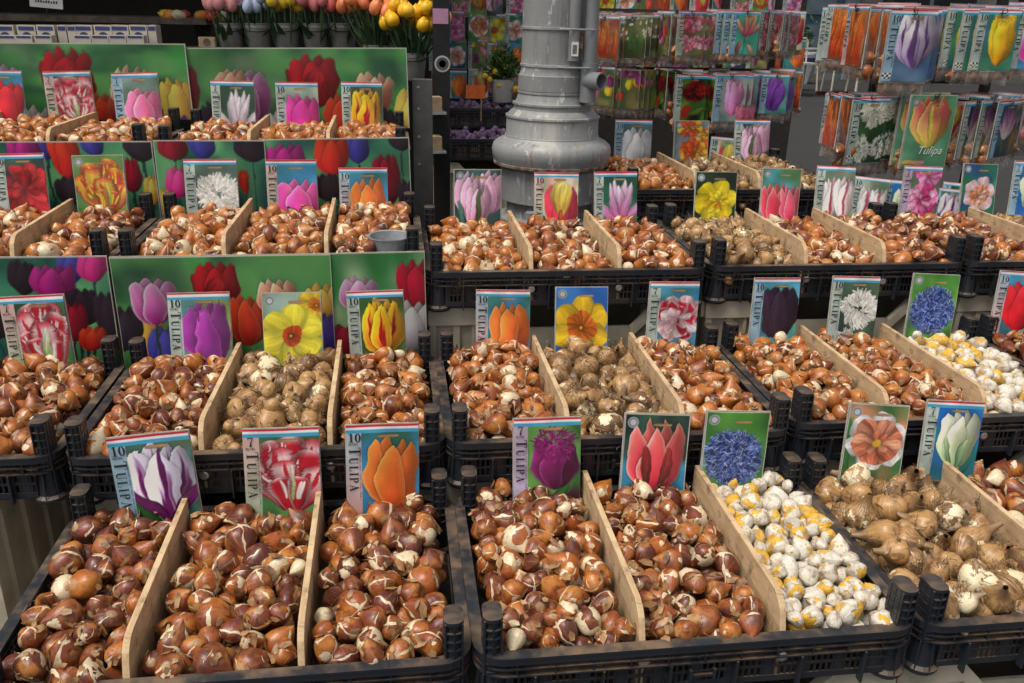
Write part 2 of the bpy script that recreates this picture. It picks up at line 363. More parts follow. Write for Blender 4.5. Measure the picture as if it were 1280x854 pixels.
# ------------------------------------------------------------------ black bulb crates
def crate_parts():
    P = {}
    x0, x1, y0, y1 = -0.299, 0.299, -0.0255, 0.3745
    def rr(i): return rrect(x0+i, x1-i, y0+i, y1-i, 0.040-i*0.8, 5)
    b = MB(); b.ring(rr(0), rr(0.016), 0.0815, 0.0855); b.ring(rr(0.0005), rr(0.0025), 0.074, 0.0817); P['rim'] = b.mesh('rim', 'crate')
    b = MB()
    for z in (0.0655, 0.0545): b.ring(rr(0.001), rr(0.013), z, z+0.0022)
    n = 0
    outer, inner = rr(0.0015), rr(0.012)
    for k in range(11):                                    # upright webs between the flanges, front and back
        x = -0.245+k*0.049
        b.box(x-0.001, x+0.001, y0+0.0015, y0+0.012, 0.0562, 0.0813); b.box(x-0.001, x+0.001, y1-0.012, y1-0.0015, 0.0562, 0.0813)
    for k in range(7):
        y = 0.03+k*0.0485
        b.box(x0+0.0015, x0+0.012, y-0.001, y+0.001, 0.0562, 0.0813); b.box(x1-0.012, x1-0.0015, y-0.001, y+0.001, 0.0562, 0.0813)
    P['flange'] = b.mesh('flange', 'crate')
    def wall(L, dirx):
        """slotted wall along u from -L to L, thickness across w; returns builder in (u,w,z)"""
        w = MB(); bars = int(2*L/0.0082)
        def bx(u0, u1, w0, w1, z0, z1):
            if dirx: w.box(u0, u1, w0, w1, z0, z1)
            else: w.box(w0, w1, u0, u1, z0, z1)
        for z0, z1 in ((0.0105, 0.020), (0.0335, 0.037), (0.0525, 0.0565), (0.070, 0.0735), (0.0775, 0.0812)): bx(-L, L, 0.0, 0.0026, z0, z1)
        for k in range(bars+1):
            u = -L+2*L*k/bars; wide = 0.006 if k % 6 == 0 else 0.0016
            bx(max(-L, u-wide), min(L, u+wide), 0.0006, 0.0022, 0.019, 0.079)
        for k in range(6):                                  # stiffening ribs and catches
            u = -L*0.86+2*L*0.86*k/5; bx(u-0.0013, u+0.0013, -0.010, 0.001, 0.004, 0.0545)
        bx(-0.018, -0.014, -0.006, 0.0, 0.026, 0.042); bx(0.014, 0.018, -0.006, 0.0, 0.026, 0.042); bx(-0.016, 0.016, -0.005, -0.001, 0.030, 0.034)
        return w
    P['wall_f'] = wall(0.258, True).mesh('front_wall', 'crate'); P['wall_s'] = wall(0.165, False).mesh('side_wall', 'crate')
    b = MB(); b.prism(rr(0.014), 0.0065, 0.0100, 'z'); P['floor'] = b.mesh('floor', 'crate')
    # corner post: oval core, cap and a grid of ribs
    b = MB(); w2, d2 = 0.0125, 0.0185
    b.prism(rrect(-w2+0.003, w2-0.003, -d2+0.003, d2-0.003, 0.008, 4), 0.012, 0.1385, 'z')
    b.prism(rrect(-w2, w2, -d2, d2, 0.010, 5), 0.1365, 0.1405, 'z')
    for k in range(7):
        z = 0.0585+k*0.0128; b.ring(rrect(-w2, w2, -d2, d2, 0.010, 5), rrect(-w2+0.004, w2-0.004, -d2+0.004, d2-0.004, 0.007, 5), z, z+0.0016)
    for ux, uy in ((-0.0105, 0), (0, 0), (0.0105, 0)):
        b.box(ux-0.0009, ux+0.0009, -d2+(0.002 if ux else 0.0002), d2-(0.002 if ux else 0.0002), 0.057, 0.137)
    for uy in (-0.011, 0, 0.011): b.box(-w2+0.0004, w2-0.0004, uy-0.0009, uy+0.0009, 0.057, 0.137)
    P['post'] = b.mesh('corner_post', 'crate')
    # foot: flared socket under each corner
    b = MB(); n = 20
    prof = [(0.024, 0.0), (0.026, 0.004), (0.026, 0.008), (0.0205, 0.012), (0.0165, 0.055)]
    b.lathe([(r, z) for r, z in prof], n)
    for k in range(8):
        a = k*math.pi/4; c, s_ = math.cos(a), math.sin(a); t_ = 0.0009
        b.add([(c*0.015-s_*t_, s_*0.015+c*t_, 0.054), (c*0.015+s_*t_, s_*0.015-c*t_, 0.054), (c*0.0255+s_*t_, s_*0.0255-c*t_, 0.008), (c*0.0255-s_*t_, s_*0.0255+c*t_, 0.008),
               (c*0.0225-s_*t_, s_*0.0225+c*t_, 0.054), (c*0.0225+s_*t_, s_*0.0225-c*t_, 0.054)], [(0,1,2,3),(4,3,2,5),(0,3,4),(1,5,2),(0,4,5,1)])
    P['foot'] = b.mesh('foot', 'crate')
    # plywood divider: front top corner cut back in a curve
    b = MB(); pts = [(-0.010, 0.0105), (0.356, 0.0105), (0.356, 0.128), (0.030, 0.128)]
    for k in range(1, 6):
        a = R(90+k*70/5); pts.append((0.030+0.034*math.cos(a), 0.094+0.034*math.sin(a)))
    pts.append((-0.010, 0.080))
    b.prism(pts, -0.0041, 0.0041, 'x'); P['divider'] = b.mesh('divider', 'ply')
    b = MB(); b.tube([(0, 0.002, 0), (0, -0.0015, 0), (0, -0.0028, 0)], [0.0075, 0.0075, 0.005], 14); P['nail'] = b.mesh('nail', 'nail')
    return P
CP = crate_parts()
TRAYS = {}
rng = random.Random(11)
def crate(key, x, y, ztop, label, divs=(-0.097, 0.097), yaw=0.0, group='black crates of bulbs'):
    z = ztop-0.1405-0.003
    t = thing('bulb_crate', label, 'crate', (x, y, z), (0, 0, R(yaw)), group)
    ob('rim', CP['rim'], t); ob('flange', CP['flange'], t); ob('floor', CP['floor'], t)
    ob('wall', CP['wall_f'], t, (0, -0.0165, 0)); ob('wall', CP['wall_f'], t, (0, 0.3655, 0), (0, 0, math.pi))
    ob('side_wall', CP['wall_s'], t, (-0.290, 0.1745, 0)); ob('side_wall', CP['wall_s'], t, (0.290, 0.1745, 0), (0, 0, math.pi))
    for sx in (-0.275, 0.275):
        for yy in (0.0, 0.349):
            ob('corner_post', CP['post'], t, (sx, yy, 0)); ob('foot', CP['foot'], t, (sx*0.985, yy+(0.002 if yy == 0 else -0.002), 0))
    for d in divs:
        ob('divider', CP['divider'], t, (d, 0, 0), (0, R(rng.uniform(-1.5, 1.5)), R(rng.uniform(-0.8, 0.8))))
        ob('nail', CP['nail'], t, (d, -0.0185, rng.choice((0.045, 0.052, 0.060))))
    TRAYS[key] = dict(x=x, y=y, z=z, divs=divs, yaw=yaw, obj=t); return t
crate('1a', -0.218, 0.874, 0.503, 'front black crate of reddish bulbs with the purple flamed tulip packet', (-0.117, 0.088))
crate('1b', 0.380, 0.868, 0.509, 'front black crate with two brown bulb rows and one row of white and yellow bulbs', (-0.080, 0.108))
crate('1c', 0.982, 0.879, 0.500, 'front black crate with large hairy tan bulbs, next to the white and yellow bulbs', (-0.045, 0.150))
crate('2a', -0.830, 1.279, 0.599, 'second tier black crate of brown bulbs below the red and white parrot tulip packet', (-0.10, 0.06))
crate('2b', -0.227, 1.270, 0.598, 'second tier black crate with tan middle row below the garden poster', (-0.088, 0.110))
crate('2c', 0.368, 1.263, 0.602, 'second tier black crate with tan middle row below the orange packet', (-0.095, 0.105))
crate('2d', 0.973, 1.290, 0.599, 'second tier black crate of brown bulbs and white bulbs below the black tulip packet', (-0.115, 0.075))
crate('2e', 1.578, 1.300, 0.599, 'second tier black crate of dark bulbs beside the small white and yellow bulbs', (-0.10, 0.10))
crate('3a', -0.852, 1.720, 0.791, 'third tier black crate of brown bulbs behind the black and magenta tulip poster', (-0.09, 0.115))
crate('3b', -0.245, 1.706, 0.794, 'third tier black crate of brown bulbs holding a small zinc bucket', (-0.093, 0.103))
crate('3c', 0.352, 1.693, 0.764, 'third tier black crate of brown bulbs in front of the cast iron column', (-0.080, 0.105))
crate('3d', 0.955, 1.712, 0.763, 'third tier black crate with tan shaggy bulbs below the yellow daffodil packet', (-0.075, 0.105))
crate('3e', 1.549, 1.715, 0.764, 'third tier black crate of brown bulbs under the hanging bulb bags', (-0.06, 0.12))
crate('4a', -0.867, 2.140, 0.940, 'top tier black crate of bulbs behind the magenta and red tulip poster', (-0.16, 0.07))
crate('4b', -0.262, 2.152, 0.935, 'top tier black crate of bulbs in front of the wide garden tulip posters', (-0.083, 0.104))
crate('4c', 0.905, 2.250, 0.822, 'black crate of bulbs beside the cast iron column, yellow daffodil packet before it', (-0.095, 0.085))

# ------------------------------------------------------------------ beige stacking crates that carry the trays
def beige_parts(H):
    P = {}
    b = MB(); d = 0.050; f = [(-0.285, 0), (0.285, 0), (0.285, H), (0.195, H), (0.150, H-d), (-0.150, H-d), (-0.195, H), (-0.285, H)]
    b.prism(f, 0.0, 0.006, 'y')
    P['front_wall'] = b.mesh('front_wall', 'beige')
    for s_ in (-1, 1):
        b = MB()
        a = [(s_*0.288, H-0.036), (s_*0.288, H+0.002), (s_*0.194, H+0.002), (s_*0.147, H-d+0.002), (s_*0.147, H-d-0.026), (s_*0.185, H-0.036)]
        b.prism(a if s_ < 0 else a[::-1], -0.012, -0.0005, 'y')
        P['top_band'+('' if s_ < 0 else '#')] = b.mesh('top_band', 'beige')
    for s_ in (-1, 1):
        for u0, u1, p in ((0.272, 0.286, 0.010), (0.222, 0.236, 0.008), (0.190, 0.197, 0.008), (0.10, 0.106, 0.006), (0.03, 0.036, 0.006)):
            b = MB(); b.box(min(s_*u0, s_*u1), max(s_*u0, s_*u1), -p, -0.0005, 0.0, H-(0.037 if u0 > 0.18 else d+0.03)); P['rib#%g' % (s_*u0)] = b.mesh('rib', 'beige')
    b = MB(); b.box(-0.0295, 0.0295, -0.0065, -0.0005, H*0.42, H*0.42+0.02); P['rib#m'] = b.mesh('rib', 'beige')
    for s_ in (-1, 1):
        mm = lambda u, v: (min(s_*u, s_*v), max(s_*u, s_*v))
        b = MB(); b.box(*mm(0.279, 0.285), 0.0065, 0.37, 0, H)
        for y in (0.03, 0.11, 0.19, 0.27, 0.35): b.box(*mm(0.2845, 0.293), y, y+0.012, 0.001, H-0.030)
        b.box(*mm(0.2843, 0.295), -0.0005, 0.375, H-0.036, H-0.0005)
        P['side_wall#%d' % s_] = b.mesh('side_wall', 'beige')
    b = MB(); b.box(-0.2785, 0.2785, 0.364, 0.370, 0, H-0.05); P['back_wall'] = b.mesh('back_wall', 'beige')
    b = MB(); b.box(-0.2785, 0.2785, 0.007, 0.363, 0.004, 0.010); P['floor'] = b.mesh('floor', 'beige')
    return P
BP = {}
def beige(x, y, z0, H, label, yaw=0.0):
    k = round(H, 3)
    if k not in BP: BP[k] = beige_parts(H)
    t = thing('stacking_crate', label, 'crate', (x, y, z0), (0, 0, R(yaw)), 'beige stacking crates under the trays')
    for n_, me in BP[k].items(): ob(n_.split('#')[0], me, t)
    return t
rng = random.Random(3)
WHERE = {'1a': 'the front crate of reddish bulbs', '1b': 'the front crate with white bulbs', '1c': 'the front crate of hairy tan bulbs',
 '2a': 'the second tier crate by the parrot packet', '2b': 'the second tier crate below the garden poster', '2c': 'the second tier crate below the orange tulip packet', '2d': 'the second tier crate below the black tulip packet', '2e': 'the second tier crate of dark bulbs',
 '3a': 'the third tier crate behind the black tulip poster', '3b': 'the third tier crate with the zinc bucket', '3c': 'the third tier crate before the column', '3d': 'the third tier crate of shaggy tan bulbs', '3e': 'the third tier crate under the hanging bags',
 '4a': 'the top tier crate behind the magenta poster', '4b': 'the top tier crate before the garden posters', '4c': 'the crate beside the cast iron column'}
for k, tr in TRAYS.items():
    top = tr["z"]
    n = 1 if k[0] in '12' else 2
    for i in range(n):
        pos = '' if n == 1 else (', lower of two' if i == 0 else ', upper of two')
        beige(tr['x']+rng.uniform(-.008, .008)-(.12 if k == '2a' else 0), tr['y']+0.006+rng.uniform(-.004, .008), i*top/n, top/n-0.002, 'beige crate under '+WHERE[k]+pos, rng.uniform(-0.7, 0.7))

# ------------------------------------------------------------------ bulbs
PROF = {
 'tulip_bulb': (np.array([0, .02, .06, .16, .30, .45, .60, .74, .85, .93, 1.0]), np.array([0, .34, .60, .87, 1.0, .96, .80, .56, .33, .16, .03]), 2.35),
 'narcissus_bulb': (np.array([0, .02, .05, .14, .27, .40, .52, .64, .75, .88, 1.0]), np.array([0, .36, .54, .85, 1.0, .98, .83, .52, .31, .22, .17]), 2.65),
 'allium_bulb': (np.array([0, .02, .06, .16, .32, .50, .66, .80, .90, .96, 1.0]), np.array([0, .30, .58, .86, 1.0, .94, .76, .48, .25, .12, .03]), 2.25),
}
def bulb_shape(kind, rad, rs, nu, nv):
    """one bulb, base plate at z=0 growing to a tip; returns verts (centred), faces, unit coords"""
    tt, rr_, hh = PROF[kind]
    t = np.concatenate([[0], np.linspace(0.018, 1, nv)**1.05])
    r = np.interp(t, tt, rr_)
    if kind == 'tulip_bulb': r = r*(1+rs.uniform(-.12, .12)*np.sin(math.pi*t)) * np.where(t > .6, 1-rs.uniform(-.1, .35)*(t-.6)*1.2, 1)
    H = hh*rs.uniform(0.86, 1.16)
    th = np.arange(nu)*2*math.pi/nu
    T, TH = np.meshgrid(t, th, indexing='ij'); RR = np.repeat(r[:, None], nu, 1)
    a = rs.uniform(0, 6.28, 5)
    env = np.sin(math.pi*np.clip(T, 0, 1))
    flat = rs.uniform(0.0, 0.30)
    RR = RR*(1+0.07*np.cos(2*TH+a[0])+0.05*env*np.cos(3*TH+a[1]+2*T)+0.03*np.cos(5*TH+a[2]+5*T))
    if kind == 'allium_bulb': RR = RR*(1+.07*np.cos(4*TH+a[3])*env+.05*np.cos(7*TH+a[4])*env); flat = rs.uniform(0, .5)
    if kind == 'narcissus_bulb' and rs.random() < 0.5: RR = RR*(1+0.22*np.abs(np.cos(TH+a[3]))*env-0.08)
    x, y, z = RR*np.cos(TH), RR*np.sin(TH), T*H
    y = np.where(y > 0, y*(1-flat), y)
    bend = rs.uniform(-.45, .45); x = x+bend*np.clip(T-.45, 0, 1)**2*H; y = y+rs.uniform(-.3, .3)*np.clip(T-.45, 0, 1)**2*H
    V = np.stack([x, y, z], -1).reshape(-1, 3)
    V = V + rs.normal(0, 0.028 if kind == 'allium_bulb' else 0.010, V.shape)*np.clip(T.reshape(-1, 1)*6, 0, 1)
    idx = np.arange((nv+1)*nu).reshape(nv+1, nu)
    q = np.stack([idx[:-1], np.roll(idx[:-1], -1, 1), np.roll(idx[1:], -1, 1), idx[1:]], -1).reshape(-1, 4)
    if kind == 'narcissus_bulb' and rs.random() < 0.45 and nv > 7:       # a daughter bulb grown from the same base
        s2 = rs.uniform(.50, .72); an = rs.uniform(0, 6.28); tl = rs.uniform(.25, .55); V2 = V*s2; c_, s_ = math.cos(tl), math.sin(tl)
        V2 = np.stack([V2[:, 0]*c_+V2[:, 2]*s_, V2[:, 1], -V2[:, 0]*s_+V2[:, 2]*c_], 1)+np.array([.62, 0, .10])
        V2 = np.stack([V2[:, 0]*math.cos(an)-V2[:, 1]*math.sin(an), V2[:, 0]*math.sin(an)+V2[:, 1]*math.cos(an), V2[:, 2]], 1)
        lp = np.concatenate([V, V/1.0+np.array([0, 0, .003])]); q = np.concatenate([q, q+len(V)]); V = np.concatenate([V, V2])
    else: lp = V.copy()
    V = (V-np.array([0, 0, H*0.44]))*rad
    return V, q, lp
def rand_rot(rs, upright=0.0):
    q = rs.normal(size=4); q /= np.linalg.norm(q); w, x, y, z = q
    return np.array([[1-2*(y*y+z*z), 2*(x*y-z*w), 2*(x*z+y*w)], [2*(x*y+z*w), 1-2*(x*x+z*z), 2*(y*z-x*w)], [2*(x*z-y*w), 2*(y*z+x*w), 1-2*(x*x+y*y)]])
def bulb_mesh(name, kind, V, q, lp, bs):
    me = bpy.data.meshes.new(name); n = len(V); m = len(q)
    me.vertices.add(n); me.vertices.foreach_set('co', V.astype(np.float32).ravel())
    me.loops.add(m*4); me.loops.foreach_set('vertex_index', q.astype(np.int32).ravel())
    me.polygons.add(m); me.polygons.foreach_set('loop_start', np.arange(0, m*4, 4, dtype=np.int32))
    me.polygons.foreach_set('loop_total', np.full(m, 4, np.int32))
    me.update(calc_edges=True); me.polygons.foreach_set('use_smooth', np.ones(m, bool))
    a = me.attributes.new('lp', 'FLOAT_VECTOR', 'POINT'); a.data.foreach_set('vector', lp.astype(np.float32).ravel())
    a = me.attributes.new('bs', 'FLOAT_VECTOR', 'POINT'); a.data.foreach_set('vector', np.asarray(bs, np.float32).ravel())
    me.materials.append(M[kind]); return me

# what lies in each row of each crate: (kind, warmth of the skin 0..1, mean radius, words)
T_, N_, A_ = 'tulip_bulb', 'narcissus_bulb', 'allium_bulb'
FILL = {
 '1a': [(T_, .30, .0222, 'below the white and purple tulip packet'), (T_, .38, .0222, 'below the red and white parrot tulip packet'), (T_, .42, .0228, 'below the orange tulip packet')],
 '1b': [(T_, .40, .0205, 'below the fringed purple tulip packet'), (T_, .28, .0215, 'below the coral red pointed tulip packet'), (A_, .5, .0168, 'in the front crate below the blue ball flower packet')],
 '1c': [(N_, .5, .0245, 'in the front crate below the salmon double daffodil packet'), (T_, .45, .0225, 'below the white and green tulip packet'), (T_, .45, .022, 'at the end of the front crate of hairy bulbs')],
 '2a': [(T_, .5, .022, 'far along the second tier'), (T_, .5, .022, 'beside the parrot tulip packet'), (T_, .45, .0225, 'below the black and magenta tulip poster')],
 '2b': [(T_, .48, .0215, 'below the purple fringed tulip packet'), (N_, .45, .0235, 'in the second tier below the yellow daffodil packet with orange cup'), (T_, .55, .0205, 'below the yellow and red flamed tulip packet')],
 '2c': [(T_, .60, .0200, 'below the orange tulip packet of the second tier'), (N_, .45, .0215, 'in the second tier below the daffodil packet with blue sky'), (T_, .66, .0200, 'below the red and white double tulip packet')],
 '2d': [(T_, .74, .0195, 'below the black tulip packet'), (T_, .55, .0200, 'below the white fringed tulip packet'), (A_, .4, .0168, 'in the second tier below the blue ball flower packet')],
 '2e': [(T_, .25, .020, 'below the red tulip packet'), (T_, .4, .02, 'beyond the dark bulbs'), (T_, .4, .02, 'at the end of the second tier')],
 '3a': [(T_, .6, .0205, 'at the end of the third tier'), (T_, .55, .0205, 'below the red double tulip packet'), (T_, .52, .0215, 'below the yellow and red parrot packet')],
 '3b': [(T_, .68, .0205, 'below the white double tulip packet'), (T_, .70, .0205, 'below the magenta tulip packet'), (T_, .62, .0205, 'beside the zinc bucket')],
 '3c': [(T_, .78, .0205, 'below the lilac pink tulip packet'), (T_, .50, .0205, 'below the red and yellow tulip packet'), (T_, .55, .0205, 'below the white and violet lily tulip packet')],
 '3d': [(N_, .75, .0195, 'in the third tier below the yellow double daffodil packet'), (T_, .55, .0195, 'below the coral red tulip packet'), (T_, .48, .0200, 'below the white tulip packet with red flames')],
 '3e': [(T_, .40, .0200, 'below the pink double tulip packet'), (N_, .75, .0185, 'in the third tier below the peach double daffodil packet'), (T_, .4, .02, 'at the far end of the third tier')],
 '4a': [(T_, .75, .0205, 'at the end of the top tier'), (T_, .72, .0200, 'below the top parrot tulip packet'), (T_, .75, .0205, 'below the pink cup tulip packet')],
 '4b': [(T_, .70, .0205, 'below the white lily tulip packet'), (T_, .72, .0205, 'below the hot pink tulip packet'), (T_, .74, .0205, 'below the top yellow and red tulip packet')],
 '4c': [(T_, .85, .0195, 'below the grey white tulip packet'), (N_, .4, .019, 'below the orange and yellow double daffodil packet'), (N_, .5, .019, 'below the lilac tulip packet')],
}
rs = np.random.RandomState(7)
BUCKET = (0.236, 0.040)          # the zinc bucket stands in crate 3b at this local spot
B = []                            # every bulb: dict(kind, pos, rad, words, crate, hue)
for key, tr in TRAYS.items():
    edges = [-0.284]+list(tr['divs'])+[0.284]
    for ci, (kind, hue, rad, words) in enumerate(FILL[key]):
        xa, xb = edges[ci]+0.007, edges[ci+1]-0.007; ya, yb = -0.016, 0.364
        S = np.zeros((0, 4)); fails = 0
        if key == '3b' and ci == 2: S = np.array([[BUCKET[0], BUCKET[1], 0.115, 0.050]])
        nst = len(S)
        lift = rs.uniform(-0.004, 0.006)
        while fails < 25 and len(S) < 400:
            r = rad*(rs.uniform(0.64, 1.00) if kind == T_ else (rs.uniform(0.74, 1.12) if kind == N_ else rs.uniform(0.60, 1.12)))
            c = np.stack([rs.uniform(xa+r*.95, xb-r*.95, 90), rs.uniform(ya+r*1.0, yb-r*.95, 90)], 1)
            z = np.full(90, 0.012+r)
            if len(S):
                d2 = ((c[:, None]-S[None, :, :2])**2).sum(-1); R2 = (S[:, 3]+r)[None]**2*0.79
                z = np.maximum(z, np.where(d2 < R2, S[None, :, 2]+np.sqrt(np.maximum(R2-d2, 0)), 0).max(1))
            k = z.argmin(); x, y = c[k]
            u = np.clip((y-ya)/(yb-ya), 0, 1); e = np.sin(math.pi*(x-xa)/(xb-xa))
            lim = 0.097+lift+0.016*min(1, u*2.0)*(0.40+0.60*e)
            if z[k]+r*0.30 > lim: fails += 1; continue
            S = np.vstack([S, [x, y, z[k], r]]); fails = 0
        ca, sa = math.cos(R(tr['yaw'])), math.sin(R(tr['yaw']))
        for x, y, z, r in S[nst:]:
            if z+r < 0.066: continue      # bottom layer: buried out of sight
            B.append(dict(kind=kind, pos=np.array([tr['x']+x*ca-y*sa, tr['y']+x*sa+y*ca, tr['z']+z]), rad=r, words=words, key=key, ci=ci, hue=hue))
# which ones show: small disc z-buffer from the camera
W_, H_ = 640, 427
zb = np.full((H_, W_), 1e9); idb = np.full((H_, W_), -1)
for i, bb in enumerate(B):
    px, py, z = project(bb['pos']); px, py = px/2, py/2; rp = bb['rad']*FPX/z/2
    x0, x1, y0, y1 = int(max(0, px-rp)), int(min(W_-1, px+rp))+1, int(max(0, py-rp)), int(min(H_-1, py+rp))+1
    if x1 <= x0 or y1 <= y0 or px < -rp or py < -rp or px > W_+rp or py > H_+rp: continue
    yy, xx = np.mgrid[y0:y1, x0:x1]; d2 = (xx+.5-px)**2+(yy+.5-py)**2
    dz = z-bb['rad']*np.sqrt(np.clip(1-d2/rp**2, 0, 1)); m = (d2 < rp*rp) & (dz < zb[y0:y1, x0:x1])
    zb[y0:y1, x0:x1][m] = dz[m]; idb[y0:y1, x0:x1][m] = i
cnt = np.bincount(idb[idb >= 0].ravel(), minlength=len(B))
own = set()
for kind in (T_, N_, A_):
    ids = [i for i in range(len(B)) if B[i]['kind'] == kind and cnt[i] >= 12]
    ids.sort(key=lambda i: -cnt[i]); own |= set(ids[:300])
WORD = {T_: ('tulip_bulb', 'brown tulip bulb ', 'bulb'), N_: ('daffodil_bulb', 'large tan daffodil bulb ', 'bulb'), A_: ('allium_bulb', 'small white and yellow bulb ', 'bulb')}
def roots(rad, rot, H, rs, n):
    """tuft of dry root hairs round the base plate; flat 3-sided fibres"""
    V = []; F = []
    for _ in range(n):
        a = rs.uniform(0, 6.28); rr0 = rs.uniform(0, .45); p = np.array([rr0*math.cos(a), rr0*math.sin(a), -H*0.44+0.04])
        d = np.array([math.cos(a)*rs.uniform(.2, 1.3), math.sin(a)*rs.uniform(.2, 1.3), -rs.uniform(.1, .8)])
        L = rs.uniform(.45, 1.2); pts = [p]
        for k in range(3):
            d = d+rs.normal(0, .45, 3); d = d/np.linalg.norm(d); pts.append(pts[-1]+d*L/3)
        b0 = len(V); w = 0.026
        side = np.cross(d, rs.normal(size=3)); side /= np.linalg.norm(side)+1e-9
        for k, q in enumerate(pts):
            ww = w*(1-0.25*k); V += [q+side*ww, q-side*ww]
        for k in range(3): F.append((b0+2*k, b0+2*k+1, b0+2*k+3, b0+2*k+2))
    return (np.array(V)*rad)@rot.T, np.array(F)
stuff = {k: dict(V=[], F=[], L=[], S=[], n=0) for k in (T_, N_, A_)}
rootV, rootF, rootn = [], [], 0
for i, bb in enumerate(B):
    kind = bb['kind']; near = bb['key'][0] in '12'
    nu, nv = (8, 6) if cnt[i] == 0 else ((18, 12) if bb['key'][0] == '1' else ((14, 10) if near else (11, 8)))
    if kind == T_ : pass
    V, q, lp = bulb_shape(kind, bb['rad']*1.06, rs, nu, nv); rot = rand_rot(rs); V = V@rot.T
    # bare, peeled ones: a few
    u = rs.random(); peel = rs.uniform(0.16, 0.42) if u < 0.89 else (rs.uniform(0.44, 0.54) if u < 0.972 else rs.uniform(0.75, 0.95))
    if peel > .7: V = V*.86
    hue = np.clip(bb['hue']+.06+rs.normal(0, 0.24 if kind == T_ else .38), 0, 1)
    bs = np.repeat([[rs.random(), hue, peel]], len(V), 0)
    H = PROF[kind][2]
    nr = rs.randint(8, 60) if kind == N_ and cnt[i] > 0 else 0
    if i in own:
        nm, w, cat = WORD[kind]
        lab = w+bb['words']
        if kind == T_ and peel > 0.7: lab = 'bare white peeled tulip bulb '+bb['words']
        o = ob(nm, bulb_mesh(nm, kind, V, q, lp, bs), None, bb['pos'])
        tag(o, lab, cat, ('peeled ' if peel > .7 and kind == T_ else '')+nm.replace('_', ' ')+'s '+bb['words'])
        if nr:
            rv, rf = roots(bb['rad'], rot, H, rs, nr)
            b_ = MB(); b_.add(rv, rf.tolist()); b_.build('roots', 'roots', o)
    else:
        s_ = stuff[kind]; s_['V'].append(V+bb['pos']); s_['F'].append(q+s_['n']); s_['L'].append(lp); s_['S'].append(bs); s_['n'] += len(V)
        if nr:
            rv, rf = roots(bb['rad'], rot, H, rs, nr); rootV.append(rv+bb['pos']); rootF.append(rf+rootn); rootn += len(rv)
SW = {T_: ('tulip_bulb_heap', 'remaining brown tulip bulbs heaped in the crates', 'bulbs'), N_: ('daffodil_bulb_heap', 'remaining tan daffodil bulbs heaped in the crates', 'bulbs'), A_: ('allium_bulb_heap', 'remaining small white bulbs heaped in the crates', 'bulbs')}
for kind, s_ in stuff.items():
    if s_['n']:
        o = ob(SW[kind][0], bulb_mesh(SW[kind][0], kind, np.concatenate(s_['V']), np.concatenate(s_['F']), np.concatenate(s_['L']), np.concatenate(s_['S'])))
        tag(o, SW[kind][1], SW[kind][2], kind='stuff')
        if kind == N_ and rootV:
            b_ = MB(); b_.add(np.concatenate(rootV), np.concatenate(rootF).tolist()); tag(b_.build('roots', 'roots', o), kind='stuff')
# loose papery flakes of skin between the bulbs
fl = MB()
vis = [i for i in range(len(B)) if cnt[i] > 6]
for i in vis:
    bb = B[i]
    if bb['kind'] == A_: continue
    for _ in range(rs.randint(1, 6) if bb['key'][0] in '12' else rs.randint(0, 3)):
        d = rs.normal(size=3); d[2] = abs(d[2])*0.8; d[1] -= 0.3; d /= np.linalg.norm(d)
        c = bb['pos']+d*bb['rad']*1.03; a_ = np.cross(d, rs.normal(size=3)); a_ /= np.linalg.norm(a_); b__ = np.cross(d, a_)
        l, w = rs.uniform(.004, .012), rs.uniform(.002, .006); up_ = d*rs.uniform(.0005, .004)
        fl.add([c-a_*l-b__*w*.6, c-b__*w+up_*.4, c+a_*l-b__*w*.3+up_*1.4, c+a_*l*.8+b__*w+up_, c-a_*l*.3+b__*w+up_*.2], [(0,1,4),(1,2,3),(1,3,4)])
fb = MB()
for i in vis:
    bb = B[i]
    if bb['kind'] != N_: continue
    for _ in range(2):
        d = rs.normal(size=3); d[2] = abs(d[2])*.5; d[1] -= .4; d /= np.linalg.norm(d); c0_ = bb['pos']+d*bb['rad']*.95
        for _k in range(16):
            p = c0_+rs.normal(0, .004, 3); dd = rs.normal(size=3)*np.array([1, 1, .5])+d*.6; L = rs.uniform(.010, .028); w = rs.uniform(.00025, .0006); pts = [p]
            for k in range(4): dd = dd+rs.normal(0, .7, 3); dd /= np.linalg.norm(dd); pts.append(pts[-1]+dd*L/4)
            sd = np.cross(dd, rs.normal(size=3)); sd /= np.linalg.norm(sd)+1e-9; V = []
            for q in pts: V += [q+sd*w, q-sd*w]
            fb.add(V, [(2*k, 2*k+1, 2*k+3, 2*k+2) for k in range(4)])
tag(fb.build('dry_root_fibres', 'roots'), 'tangled dry root fibres over the tan daffodil bulbs', 'roots', kind='stuff')
tag(fl.build('bulb_skin_flakes', 'peel', None, 'all'), 'loose papery bulb skin flakes scattered over the bulbs', 'bulb skins', kind='stuff')
print('bulbs', len(B), 'own', len(own), 'visible', int((cnt >= 12).sum()))

